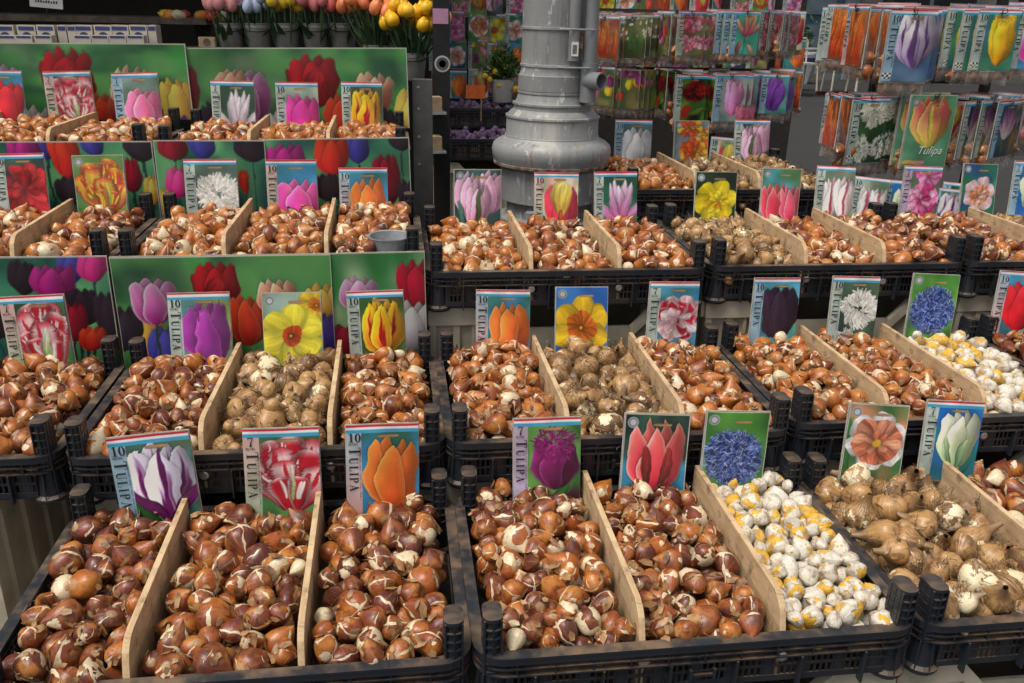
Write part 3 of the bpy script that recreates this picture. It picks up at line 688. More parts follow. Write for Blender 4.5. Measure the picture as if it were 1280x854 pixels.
# ------------------------------------------------------------------ printed pictures (drawn in code, kept as point colours on the sheet)
class Art:
    """a small painter: v runs up, u runs right, both in units of the sheet width"""
    def __init__(s, w, h, aspect, seed=0):
        s.w, s.h, s.asp = w, h, aspect; s.rs = np.random.RandomState(seed)
        s.U, s.V = np.meshgrid((np.arange(w)+.5)/w, (np.arange(h)+.5)/h*aspect); s.c = np.zeros((h, w, 3)); s.aa = 0.9/w
    def field(s, nx, ny):
        g = s.rs.rand(ny+1, nx+1); x = s.U*nx; y = s.V/s.asp*ny
        x, y = np.clip(x, 0, nx-1e-6), np.clip(y, 0, ny-1e-6); i, j = x.astype(int), y.astype(int); fx, fy = x-i, y-j
        fx, fy = fx*fx*(3-2*fx), fy*fy*(3-2*fy)
        return (g[j, i]*(1-fx)+g[j, i+1]*fx)*(1-fy)+(g[j+1, i]*(1-fx)+g[j+1, i+1]*fx)*fy
    def warp(s, k=1.0, zoom=1.0, uc=.5, vc=.56, v0=.70):
        """shift the drawing grid a little so that no petal is perfectly regular"""
        wu = ((s.field(4, 5)-.5)*.085+(s.field(12, 16)-.5)*.022)*k; wv = ((s.field(4, 5)-.5)*.085+(s.field(12, 16)-.5)*.022)*k; a = s.rs.uniform(-.09, .09)*k
        U, V = s.U-uc, s.V-v0; s.us, s.vs = uc+U[0]/zoom, vc+V[:, 0]/zoom
        s.U, s.V = uc+(U*math.cos(a)-V*math.sin(a))/zoom+wu, vc+(U*math.sin(a)+V*math.cos(a))/zoom+wv
    def back(s, cols, nx=3, ny=4):
        s.c[:] = cols[0]
        for c in cols[1:]:
            f = np.clip(s.field(nx, ny)*2.4-0.8, 0, 1)[..., None]; s.c = s.c*(1-f)+np.array(c)*f
        return s
    def blend(s, m, col): s.c = s.c*(1-m[..., None])+col*m[..., None]
    def petal(s, x0, y0, x1, y1, w, cb, ct, ce=None, bend=0.0, a=0.55, b=0.45, streak=0.16, fringe=0.0, em=0.55, shade=0.22, ph=None):
        dx, dy = x1-x0, y1-y0; L = math.hypot(dx, dy)+1e-9; ux, uy = dx/L, dy/L
        t = ((s.U-x0)*ux+(s.V-y0)*uy)/L; q = (s.U-x0)*(-uy)+(s.V-y0)*ux
        tc = np.clip(t, 1e-4, 1-1e-4); q = q-bend*L*np.sin(math.pi*tc*0.5)**2*(1 if bend else 0)
        tm = a/(a+b); hw = w*(tc**a)*((1-tc)**b)/((tm**a)*((1-tm)**b))
        if fringe:
            ff = np.sin(tc*97+s.rs.rand()*9)*0.5+np.sin(tc*61+s.rs.rand()*9)*0.5; hw = hw*(1+fringe*ff*np.clip(tc*1.6-.3, 0, 1))
        inside = np.clip((hw-np.abs(q))/s.aa*0.5+0.5, 0, 1)*np.clip(t*L/s.aa+.5, 0, 1)*np.clip((1-t)*L/s.aa+.5, 0, 1)
        if inside.max() <= 0: return
        r = np.clip(q/(hw+1e-6), -1, 1)
        col = np.array(cb)*(1-tc)[..., None]+np.array(ct)*tc[..., None]
        if ce is not None:
            e = np.clip((np.abs(r)-em)/(1-em+1e-6), 0, 1); e = np.maximum(e, np.clip((tc-.86)/.14, 0, 1)*0.9)[..., None]; col = col*(1-e)+np.array(ce)*e
        k = s.rs.rand()*9 if ph is None else ph
        st = (np.sin(r*11+k+2*np.sin(tc*3+k))*0.5+np.sin(r*23+2*k)*0.35+np.sin(r*5+tc*9+k)*0.3)*streak
        vol = 1-shade*np.abs(r)**2-shade*0.7*np.clip(r*(1 if s.rs.rand() < .5 else -1), 0, 1)+0.10*(tc-.5)
        s.blend(inside, np.clip(col*(vol+st)[..., None], 0, 1))
        # fine dark line at one edge so that overlapping petals part
        edge = inside*np.clip((np.abs(r)-0.90)/0.1, 0, 1)*0.25; s.blend(edge, col*0.55)
    def disc(s, x, y, r, col, soft=1.0):
        m = np.clip((r-np.hypot(s.U-x, s.V-y))/(s.aa*soft)+.5, 0, 1); s.blend(m, np.array(col))
    def rect(s, x0, x1, y0, y1, col):
        m = ((s.U >= x0) & (s.U < x1) & (s.V >= y0) & (s.V < y1)).astype(float); s.blend(m, np.array(col))
    # ---- flowers
    def leaf(s, x0, y0, x1, y1, w, g=(.20, .48, .22), bend=0.1): s.petal(x0, y0, x1, y1, w, np.array(g)*.7, g, None, bend, .5, .6, .10)
    def stem(s, x, y0, y1, w=.02, g=(.25, .48, .25)): s.rect(x-w/2, x+w/2, y0, y1, g)
    def tulip(s, x, y, w, h, cb, ct, ce=None, em=.6, fringe=0.0, sharp=.42, flare=0.0, streak=.055, mix2=None, flames=None):
        """a tulip cup: egg shaped silhouette, two back petals, two side petals and one broad front petal"""
        t = (s.V-y)/h; tc = np.clip(t, 0, 1.1); low = np.clip(tc/.46, 0, 1); r = s.rs.rand; px = s.aa
        prof = np.where(tc < .46, (1-(1-low)**2.2)**.58, 1-(.20-flare)*(np.clip(tc-.46, 0, 1)/.54)**1.7)
        xn = (s.U-x)/(w*.5*np.maximum(prof, .05)); n, m = 2.2+2.2*(1-sharp), .50+.5*sharp
        cb, ct = np.array(cb), np.array(ct); wob = .03*np.sin(tc*9+r()*9)
        fr = (np.sin(xn*43+r()*9)*.5+np.sin(xn*71+r()*9)*.5)*fringe*.5 if fringe else 0.0
        lum = 1.08-.16*xn-.10*xn**2
        def pet(cen, W, T, dark, tilt=0.0):
            c = cen*(.45+.55*np.clip(tc/T, 0, 1))+tilt*tc+wob; hw = W*np.clip(1-np.clip((tc-fr)/T, 0, 1)**n, 0, 1)**m
            d = (hw-np.abs(xn-c))*w*.5; d = np.where(t > T+.02+fr, -1, d)
            al = np.clip(d/px+.5, 0, 1)*np.clip((1-np.abs(xn))*w*.5/px+.5, 0, 1)*np.clip(t*h/px+.5, 0, 1)
            body = np.clip((1-np.abs(xn))*w*.5/px+.5, 0, 1)*np.clip(t*h/px+.5, 0, 1)*(t < 1)
            if al.max() <= 0: return
            s.c *= (1-.34*np.exp(-np.abs(d)/(.055*w))*body*np.clip(al+(d < 0)*.0+np.exp(-np.clip(-d, 0, 1)/(.05*w)), 0, 1)*(d < 0))[..., None]
            q = np.clip((xn-c)/(hw+.05), -1, 1); k = r()*9
            st = (np.sin(q*8+k)*.5+np.sin(q*19+2*k)*.4+np.sin(q*33+k)*.3)*streak*(.4+.6*np.abs(q))
            f = (np.clip(tc/T, 0, 1)**.9)[..., None]; col = cb*(1-f)+ct*f
            if mix2 is not None:
                g = np.sin(q*5+k*3+2.0*np.sin(tc*5+k))+.9*np.sin(q*11-tc*8+k)+.5*np.sin(tc*21+q*15); z = np.clip(g*2.0+mix2[1], 0, 1)[..., None]; col = col*(1-z)+np.array(mix2[0])*z
            if flames is not None:
                z = np.clip((.34*np.clip(1-tc/T, 0, 1)**.7+.10*np.sin(q*17+k)*(1-tc)-np.abs(q+.1*np.sin(tc*7+k))*.55)*7, 0, 1)[..., None]; col = col*(1-z)+np.array(flames)*z
            if ce is not None: e2 = np.exp(-np.clip(d, 0, 1)/(.045*w))[..., None]; col = col*(1-e2)+np.array(ce)*e2
            sh = dark*lum*(1-.16*q-.10*q*q)*(1-.22*np.exp(-tc/.09))+st
            sh = sh+.10*np.exp(-((q+.35)/.28)**2)*np.exp(-((tc/T-.55)/.3)**2)+.10*np.exp(-np.clip(d, 0, 1)/(.014*w))
            s.blend(al, np.clip(col*sh[..., None], 0, 1))
        pet(-.30, .50, 1.0, .80); pet(.34, .48, .985, .74)
        pet(-.62, .52, .93, .98, -.12-flare); pet(.64, .52, .95, .88, .12+flare)
        pet(-.02, .56, .88, 1.04)
    def flame(s, x, y, w, h, col, n=5):
        for k in range(n):
            u = (k-(n-1)/2)/n; s.petal(x+u*w*.5, y+h*.05, x+u*w*.85, y+h*s.rs.uniform(.55, .9), w*.055, col, col, None, 0, .3, .8, .12)
    def lily(s, x, y, w, h, cb, ct):
        for k, (dx, hh) in enumerate(((-.12, 1.0), (.14, .97), (-.5, .78), (.52, .80), (0, .86), (-.27, .93), (.30, .92))):
            s.petal(x+dx*w*.15, y, x+dx*w, y+h*hh, w*.13, cb, ct, None, (.22 if dx < -.4 else (-.22 if dx > .4 else 0)), .55, .75, .10)
    def double(s, x, y, r, cols, n=9, rings=4, ry=.85, ce=None):
        for k in range(rings):
            R0 = r*(1-k/(rings+.3)); m = max(4, int(n*(1-k/(rings+1))))
            for j in range(m):
                a = 2*math.pi*(j+s.rs.uniform(-.25, .25))/m+k*.7; c = np.array(cols[s.rs.randint(len(cols))])*s.rs.uniform(.82, 1.08)
                s.petal(x, y, x+R0*math.cos(a), y+R0*ry*math.sin(a), R0*.30, c*.75, np.clip(c*1.08, 0, 1), ce, s.rs.uniform(-.1, .1), .8, .30, .13)
    def daffodil(s, x, y, r, cp, cc, corona=.42, rot=.3):
        for k in range(6):
            a = rot+k*math.pi/3; s.petal(x+.02*r*math.cos(a), y+.02*r*math.sin(a), x+r*math.cos(a), y+r*math.sin(a), r*.42, np.array(cp)*.86, cp, np.clip(np.array(cp)*1.08, 0, 1), 0, .62, .36, .07)
        for k in range(16):
            a = 2*math.pi*k/16; c = np.array(cc)*s.rs.uniform(.85, 1.1); s.petal(x, y, x+r*corona*math.cos(a), y+r*corona*math.sin(a), r*corona*.26, c*.8, np.clip(c, 0, 1), None, 0, .8, .22, .12)
        s.disc(x, y, r*.12, np.array(cc)*.55, 3); s.disc(x, y, r*.05, (.9, .75, .25), 2)
    def ball(s, x, y, r, c1, c2, n=230):
        s.disc(x, y, r*.9, np.array(c1)*.55, 6)
        for _ in range(n):
            a = s.rs.uniform(0, 6.28); q = r*math.sqrt(s.rs.rand())*.92; f = s.rs.rand(); c = np.array(c1)*(1-f)+np.array(c2)*f
            px, py = x+q*math.cos(a), y+q*math.sin(a); b_ = a+s.rs.normal(0, .8); l = r*s.rs.uniform(.07, .16)
            s.spike(px, py, px+l*math.cos(b_), py+l*math.sin(b_), r*.013, c*s.rs.uniform(.6, 1.2))
    def spike(s, x0, y0, x1, y1, w, col):
        us, vs = getattr(s, 'us', s.U[0]), getattr(s, 'vs', s.V[:, 0]); pad = .10
        j0, j1 = np.searchsorted(us, (min(x0, x1)-2*w-pad, max(x0, x1)+2*w+pad)); i0, i1 = np.searchsorted(vs, (min(y0, y1)-2*w-pad, max(y0, y1)+2*w+pad))
        if j1 <= j0 or i1 <= i0: return
        U, V = s.U[i0:i1, j0:j1], s.V[i0:i1, j0:j1]
        if U.size == 0: return
        dx, dy = x1-x0, y1-y0; L2 = dx*dx+dy*dy+1e-12; t = np.clip(((U-x0)*dx+(V-y0)*dy)/L2, 0, 1)
        d = np.hypot(U-x0-t*dx, V-y0-t*dy); m = np.clip((w-d)/s.aa+.5, 0, 1)[..., None]
        s.c[i0:i1, j0:j1] = s.c[i0:i1, j0:j1]*(1-m)+np.clip(col, 0, 1)*m
    def tuft(s, x, y, r, c1, c2, n=300):
        for _ in range(n):
            a = s.rs.uniform(0, 6.28); q = r*math.sqrt(s.rs.rand())*.85; f = s.rs.rand()*(.4+.6*(1-q/r)); c = np.array(c1)*(1-f)+np.array(c2)*f
            px, py = x+q*math.cos(a), y+q*.9*math.sin(a); l = r*s.rs.uniform(.12, .30); b_ = a+s.rs.normal(0, .5)
            s.spike(px, py, px+l*math.cos(b_), py+l*math.sin(b_), r*.035, c*s.rs.uniform(.78, 1.1))

GRN = [(.22, .45, .25), (.35, .62, .30), (.16, .30, .20)]; TEAL = [(.22, .55, .52), (.30, .65, .72), (.20, .42, .36)]; SKY = [(.20, .55, .75), (.35, .72, .85), (.22, .48, .55)]
DRK = [(.14, .22, .22), (.22, .36, .30), (.12, .14, .16)]; GRY = [(.40, .46, .50), (.55, .62, .66), (.30, .38, .40)]
WHT, CRM = (.93, .92, .93), (.93, .90, .82)
def D_flamed(a):
    a.back(TEAL+[(.35, .45, .35)]); a.leaf(.5, 0, .2, .5, .06); P = (.40, .09, .36); a.tulip(.60, .12, .72, .94, (.80, .78, .92), (.88, .86, .95), None, .6, .02, .25, .02, .05, None, P); a.petal(.58, .1, .27, .62, .07, P, P, None, .12, .4, .7); a.petal(.62, .1, .92, .60, .07, P, P, None, -.12, .4, .7); a.petal(.6, .4, .60, 1.0, .03, P, P)
def parrot(a, bg, r1, w1, g1=(.55, .70, .35)):
    a.back(bg); r1, w1 = np.array(r1), np.array(w1)
    for x1, y1, w, k in ((.40, 1.02, .17, 0), (.82, 1.04, .17, 1), (.60, 1.08, .18, 0), (.24, .84, .17, 1), (.96, .86, .17, 0), (.45, .92, .17, 1), (.76, .90, .17, 0), (.34, .66, .17, 0), (.86, .66, .17, 1), (.60, .78, .19, 1), (.48, .56, .14, 0), (.72, .54, .14, 0)):
        cb, ct, ce = (r1*.9, r1, w1) if k == 0 else (w1*.9, w1, r1)
        a.petal(.60+(x1-.6)*.25, .12, x1, y1, w, r1*.85, ct, ce, a.rs.uniform(-.10, .10), .75, .28, .06, .12, .62, .30)
        for _ in range(3): u = a.rs.uniform(-.08, .08); a.petal(.60+(x1-.6)*.45+u*.5, .12+(y1-.12)*.35, x1+u, .12+(y1-.12)*a.rs.uniform(.75, .98), .022, r1 if k else w1, r1 if k else w1, None, 0, .5, .5, .05, .3)
    a.petal(.60, .25, .64, .72, .035, g1, w1, None)
def D_parrot(a): parrot(a, GRN, (.80, .10, .18), (.95, .88, .88))
def D_parrot_y(a): parrot(a, [(.30, .50, .25), (.45, .62, .30)], (.90, .22, .18), (.96, .85, .18))
def D_orange(a):
    a.back(TEAL+SKY[:1]); a.leaf(.7, 0, .95, .3, .08, (.85, .25, .12)); a.tulip(.60, .06, .68, .94, (.92, .32, .12), (.95, .48, .18), (.96, .60, .28), .7, 0, .6)
def D_fringed(a):
    a.back([(.22, .42, .22), (.30, .12, .22), (.40, .62, .30)]); a.leaf(.55, 0, .85, .3, .07); a.tulip(.60, .22, .66, .66, (.36, .07, .24), (.45, .10, .36), (.58, .22, .52), .7, .10)
    a.tuft(.60, .80, .27, (.42, .06, .32), (.75, .25, .60), 220)
def D_coral(a):
    a.back(DRK+[(.20, .55, .72)]); a.tulip(.50, .08, .80, 1.0, (.80, .14, .25), (.92, .36, .36), (.95, .68, .60), .72, 0, .85, .08); a.petal(.44, .12, .36, .72, .06, (.35, .18, .14), (.70, .2, .2)); a.petal(.58, .12, .70, .74, .06, (.35, .18, .14), (.70, .2, .2))
def D_blue(a): a.back([(.30, .58, .22), (.42, .70, .28), (.22, .45, .20)]); a.ball(.50, .52, .43, (.20, .34, .74), (.66, .73, .96), 700)
def D_salmon(a):
    a.back([(.30, .55, .28), (.85, .55, .40), (.25, .45, .25)]); a.leaf(.1, 0, .2, .9, .07, (.25, .55, .28)); a.daffodil(.52, .62, .43, WHT, (.92, .52, .38), .8); a.double(.52, .62, .34, [(.93, .50, .36), (.95, .62, .48)], 8, 2, 1.0); a.disc(.52, .62, .06, (.90, .70, .20), 3)
def D_whitegreen(a):
    a.back([(.10, .42, .78), (.16, .52, .85), (.10, .45, .50)]); a.leaf(.6, 0, .95, .35, .1, (.10, .50, .45)); a.tulip(.60, .12, .62, .90, (.62, .76, .52), (.90, .92, .82), None, .6, 0, .5); a.petal(.55, .12, .45, .62, .05, (.30, .55, .35), (.75, .85, .65)); a.petal(.65, .12, .76, .60, .06, (.30, .55, .35), (.75, .85, .65))
def D_purplefr(a): a.back([(.35, .55, .65), (.55, .62, .35), (.30, .55, .45)]); a.tulip(.60, .06, .70, .95, (.40, .08, .42), (.62, .20, .60), (.68, .28, .66), .7, .10, .25)
def D_daffcup(a): a.back([(.50, .66, .62), (.72, .76, .66), (.40, .58, .35)]); a.daffodil(.85, .95, .26, (.95, .80, .18), (.93, .50, .08)); a.daffodil(.48, .50, .46, (.96, .90, .22), (.90, .32, .06), .36)
def D_daffsky(a): a.back([(.13, .38, .72), (.20, .48, .80)]); a.daffodil(.50, .52, .47, (.97, .78, .10), (.94, .46, .05), .50, .55)
def D_flameyel(a):
    a.back([(.22, .38, .18), (.32, .50, .24), (.30, .28, .18)]); a.tulip(.60, .03, .62, 1.0, (.80, .40, .08), (.97, .76, .10), (.97, .80, .14), .6, .04, .3, 0, .05, None, (.60, .06, .09))
def D_reddouble(a): a.back(SKY); a.double(.60, .55, .42, [(.80, .08, .18), (.90, .70, .74), (.95, .88, .90), (.72, .10, .2)], 10, 4, 1.0, (.96, .88, .90))
def D_black(a): a.back(SKY+[(.3, .62, .55)]); a.tulip(.60, .06, .70, .95, (.14, .09, .15), (.22, .15, .24), None, .6, 0, .35, 0, .2)
def D_whitefr(a): a.back(DRK+[(.35, .45, .35)]); a.tuft(.62, .60, .34, (.88, .88, .86), (.96, .96, .90), 420); a.tuft(.4, .1, .2, (.85, .86, .84), (.95, .95, .9), 120)
def D_red(a): a.back(SKY); a.tulip(.60, .05, .74, .9, (.78, .05, .12), (.90, .15, .20), None)
def D_reddbl(a): a.back(DRK); a.double(.60, .50, .45, [(.82, .08, .12), (.90, .16, .18), (.68, .05, .08)], 9, 4, 1.1)
def D_whitedbl(a): a.back([(.20, .30, .26), (.35, .45, .40)]); a.tuft(.62, .55, .36, (.90, .90, .88), (.97, .96, .90), 420)
def D_magenta(a): a.back(SKY); a.tulip(.62, .0, .8, .82, (.80, .06, .50), (.95, .32, .68), (.96, .60, .80), .8, 0, .4)
def D_lilacs(a):
    a.back([(.20, .40, .42), (.30, .52, .52), (.16, .26, .26)])
    for x, y in ((.72, .35), (.30, .30), (.5, .12)): a.tulip(x, y, .5, .78, (.72, .45, .62), (.88, .68, .80), (.93, .80, .88), .6, 0, .5)
    a.leaf(.5, 0, .62, .8, .05, (.35, .45, .25)); a.leaf(.3, 0, .2, .6, .05, (.35, .55, .50))
def D_redyel(a): a.back([(.75, .80, .70), (.85, .30, .35), (.55, .68, .45), (.9, .85, .75)], 4, 3); a.tulip(.62, .02, .64, .95, (.86, .12, .25), (.90, .22, .34), None, .6, 0, .4); a.petal(.62, .30, .62, 1.0, .20, (.95, .72, .20), (.97, .90, .45), None, 0, .6, .4); a.petal(.62, .05, .62, .45, .06, (.6, .15, .1), (.8, .4, .1))
def D_violet(a): a.back([(.12, .42, .30), (.18, .52, .36), (.10, .30, .22)]); a.lily(.60, .05, .70, .98, (.75, .22, .58), (.93, .88, .95))
def D_daffdbl(a): a.back([(.12, .25, .12), (.22, .45, .20), (.08, .14, .08)]); a.daffodil(.50, .55, .45, (.96, .86, .05), (.95, .72, .05), .40, .2); a.double(.52, .55, .24, [(.96, .80, .08), (.92, .55, .06), (.97, .86, .15)], 8, 3, 1.0)
def D_redpink(a): a.back(TEAL[:2]+[(.30, .50, .30)]); a.tulip(.35, .02, .62, .86, (.80, .12, .28), (.92, .30, .34), (.95, .62, .60), .75, 0, .8, .1); a.tulip(.72, .0, .5, .8, (.82, .16, .36), (.93, .38, .45), (.95, .66, .66), .75, 0, .8, .1)
def D_whitered(a):
    a.back([(.40, .50, .40), (.60, .66, .60)])
    for x in (.42, .72): a.tulip(x, .04, .46, .88, (.88, .78, .78), (.94, .90, .90), None, .6, 0, .5); a.petal(x+.02, .05, x+.03, .85, .025, (.75, .15, .25), (.80, .25, .35))
def D_pinkdbl(a): a.back([(.45, .30, .45), (.70, .35, .55), (.35, .45, .35)]); a.double(.62, .95, .3, [(.88, .35, .62), (.95, .55, .76)], 8, 3); a.double(.58, .42, .38, [(.85, .22, .52), (.94, .48, .72), (.96, .66, .82)], 10, 4, .95)
def D_peach(a): a.back([(.12, .45, .32), (.20, .60, .45), (.10, .30, .50)]); a.daffodil(.52, .48, .40, (.93, .80, .82), (.92, .62, .48), .6); a.double(.52, .48, .26, [(.92, .58, .42), (.95, .75, .68)], 8, 3, .9)
def D_pinkcup(a): a.back([(.42, .52, .45), (.55, .68, .66), (.35, .45, .38)]); a.tulip(.62, .02, .66, .84, (.85, .35, .58), (.92, .42, .62), (.94, .70, .76), .8, 0, .12)
def D_whitelily(a): a.back([(.14, .28, .20), (.22, .40, .28)]); a.lily(.62, .0, .72, 1.02, (.75, .68, .75), (.90, .88, .92))
def D_hotpink(a): a.back([(.55, .66, .60), (.70, .74, .66)]); a.tulip(.60, .0, .78, .92, (.88, .08, .52), (.94, .25, .66), None, .6, 0, .6)
def D_greywhite(a): a.back([(.22, .40, .45), (.35, .45, .40)]); a.tulip(.60, .0, .74, .98, (.62, .64, .68), (.80, .82, .85), (.88, .88, .9), .7, 0, .14)
def D_orangedbl(a): a.back(GRY); a.double(.42, 1.0, .30, [(.95, .42, .06), (.95, .75, .12), (.92, .32, .05)], 9, 3); a.double(.6, .42, .40, [(.95, .45, .06), (.96, .72, .12), (.93, .35, .05)], 10, 4); a.double(.86, .85, .2, [(.95, .5, .1), (.96, .82, .2)], 8, 3)
def D_snow(a):
    a.back([(.35, .42, .20), (.50, .52, .30), (.25, .30, .15)])
    for _ in range(24): x, y = a.rs.uniform(.1, .9), a.rs.uniform(.45, 1.25); a.petal(x, y+.10, x+a.rs.uniform(-.03, .03), y, .035, (.92, .92, .82), (.95, .95, .90), None)
    for _ in range(9): x = a.rs.uniform(.25, .8); a.leaf(x, .15, x+a.rs.uniform(-.1, .1), .65, .025, (.30, .60, .25))
def D_peonypk(a): a.back([(.50, .30, .25), (.45, .55, .30)]); a.double(.58, .85, .32, [(.90, .35, .45), (.95, .62, .68)], 9, 3); a.double(.35, .30, .26, [(.92, .45, .55), (.95, .65, .7)], 8, 3); a.double(.78, .32, .26, [(.92, .45, .55), (.95, .65, .7)], 8, 3)
def D_cream(a): a.back([(.22, .60, .52), (.30, .68, .58)]); a.stem(.58, 0, .5, .03); a.lily(.60, .45, .62, .75, (.70, .25, .40), (.95, .82, .52)); a.leaf(.3, 0, .5, .3, .08, (.75, .40, .45)); a.leaf(.9, 0, .7, .3, .08, (.9, .75, .6))
def D_darkred(a): a.back([(.25, .42, .15), (.40, .60, .15), (.12, .12, .08)]); a.double(.60, .72, .34, [(.45, .04, .05), (.60, .08, .07), (.32, .03, .04)], 10, 4); a.disc(.4, .2, .16, (.7, .15, .12), 4); a.leaf(.5, .1, .9, .25, .08, (.45, .6, .2))
def D_pinkcl(a): a.back([(.45, .55, .52), (.60, .66, .62)]); a.tulip(.60, .1, .50, .95, (.85, .40, .66), (.93, .66, .82), None, .6, 0, .5); a.tulip(.85, 0, .3, .4, (.85, .35, .5), (.9, .5, .6))
def D_multi(a):
    a.back([(.35, .45, .25), (.55, .52, .30)])
    for _ in range(9): a.tulip(a.rs.uniform(.1, .9), a.rs.uniform(0, .95), .28, .34, *[(.85, .25, .2), (.95, .75, .15), (.5, .2, .4), (.9, .5, .6)][a.rs.randint(4):][:1]*2)
def D_violetbig(a): a.back([(.30, .55, .55), (.40, .65, .62)]); a.petal(.5, .05, .45, 1.1, .28, (.45, .20, .66), (.62, .35, .80), None, 0, .5, .5); a.petal(.6, .05, .68, .9, .2, (.42, .18, .6), (.58, .32, .78), None)
def D_purplewhite(a): a.back([(.28, .40, .55), (.35, .48, .60)]); a.tulip(.60, .18, .70, 1.0, (.55, .45, .65), (.92, .90, .95), None, .6, .06, .3, 0, .05, None, (.38, .22, .50)); a.petal(.6, .2, .6, 1.1, .04, (.42, .28, .52), (.42, .28, .52))
def D_yellowfr(a): a.back([(.20, .45, .50), (.25, .52, .40)]); a.tulip(.62, .05, .56, 1.05, (.90, .58, .06), (.97, .80, .12), None, .6, .10, .2); a.tuft(.62, 1.02, .2, (.95, .72, .08), (.98, .88, .25), 120)
def D_whitepeony(a): a.back([(.12, .22, .12), (.22, .40, .20)]); a.tuft(.62, .90, .33, (.86, .85, .76), (.96, .95, .88), 360); a.tuft(.35, .2, .28, (.86, .86, .8), (.95, .95, .9), 220); a.tuft(.85, .25, .22, (.86, .86, .8), (.95, .95, .9), 160)
def D_redflame(a): a.back([(.30, .55, .40), (.40, .65, .50)]); a.tulip(.50, .28, .72, .86, (.88, .80, .30), (.88, .25, .38), (.92, .80, .30), .75, .03, .35); a.petal(.5, .3, .5, 1.0, .05, (.95, .85, .3), (.9, .8, .3)); a.petal(.05, .05, .5, .02, .06, (.9, .8, .3), (.85, .5, .6))
def D_purplew2(a): a.back([(.15, .35, .40), (.60, .45, .20), (.10, .2, .3)]); a.lily(.55, .35, .6, .7, (.95, .90, .85), (.45, .15, .45)); a.leaf(.5, 0, .5, .4, .05, (.35, .5, .3))
def D_coppers(a):
    a.back([(.60, .28, .18), (.75, .45, .30)])
    for _ in range(12): x = a.rs.uniform(.2, .9); a.petal(x, .0, x+a.rs.uniform(-.1, .1), a.rs.uniform(.8, 1.3), .05, (.90, .25, .10), (.96, .60, .25), None)
DES = {n[2:]: f for n, f in list(globals().items()) if n.startswith('D_')}

def sheet_mesh(name, w, h, art, mat, bulge=0.0012, seed=0):
    """a printed sheet: grid of points carrying the picture; stands on z=0 facing -y, gently uneven"""
    H, W = art.shape[:2]; rs_ = np.random.RandomState(seed)
    x = np.linspace(-w/2, w/2, W); z = np.linspace(0, h, H); X, Z = np.meshgrid(x, z)
    Y = bulge*(np.sin(X/w*4+rs_.uniform(0, 6))*np.cos(Z/h*5+rs_.uniform(0, 6))+0.5*np.sin(Z/h*11+X/w*7+rs_.uniform(0, 6)))
    V = np.stack([X, Y, Z], -1).reshape(-1, 3); idx = np.arange(H*W).reshape(H, W)
    q = np.stack([idx[:-1, :-1], idx[:-1, 1:], idx[1:, 1:], idx[1:, :-1]], -1).reshape(-1, 4)
    me = bpy.data.meshes.new(name); n, m = len(V), len(q)
    me.vertices.add(n); me.vertices.foreach_set('co', V.astype(np.float32).ravel()); me.loops.add(m*4); me.loops.foreach_set('vertex_index', q.astype(np.int32).ravel())
    me.polygons.add(m); me.polygons.foreach_set('loop_start', np.arange(0, m*4, 4, dtype=np.int32)); me.polygons.foreach_set('loop_total', np.full(m, 4, np.int32))
    me.update(calc_edges=True); me.polygons.foreach_set('use_smooth', np.ones(m, bool))
    a = me.color_attributes.new('print', 'FLOAT_COLOR', 'POINT'); c = np.ones((n, 4), np.float32); c[:, :3] = srgb(np.clip(art, 0, 1)).reshape(-1, 3)*0.86
    a.data.foreach_set('color', c.ravel()); me.materials.append(M[mat]); return me

# ---- serif lettering as flat shapes (units: cap height 1)
def stroke(mb, pts, ws, z=0.0):
    pts = [np.array(p, float) for p in pts]; ws = ws if isinstance(ws, (list, tuple)) else [ws]*len(pts); L, Rr = [], []
    for i, p in enumerate(pts):
        d = pts[min(i+1, len(pts)-1)]-pts[max(i-1, 0)]; d /= np.linalg.norm(d)+1e-9; n = np.array([-d[1], d[0]])*ws[i]/2; L.append(p+n); Rr.append(p-n)
    n = len(pts); mb.add([(v[0], 0, v[1]) for v in L+Rr], [(i, n+i, n+i+1, i+1) for i in range(n-1)])
def bar(mb, x0, x1, y0, y1): mb.add([(x0, 0, y0), (x1, 0, y0), (x1, 0, y1), (x0, 0, y1)], [(0, 1, 2, 3)])
def arc(cx, cy, rx, ry, a0, a1, n=12): return [(cx+rx*math.cos(R(a0+(a1-a0)*k/n)), cy+ry*math.sin(R(a0+(a1-a0)*k/n))) for k in range(n+1)]
def bow(n, t, T): return [t+(T-t)*math.sin(math.pi*k/n) for k in range(n+1)]
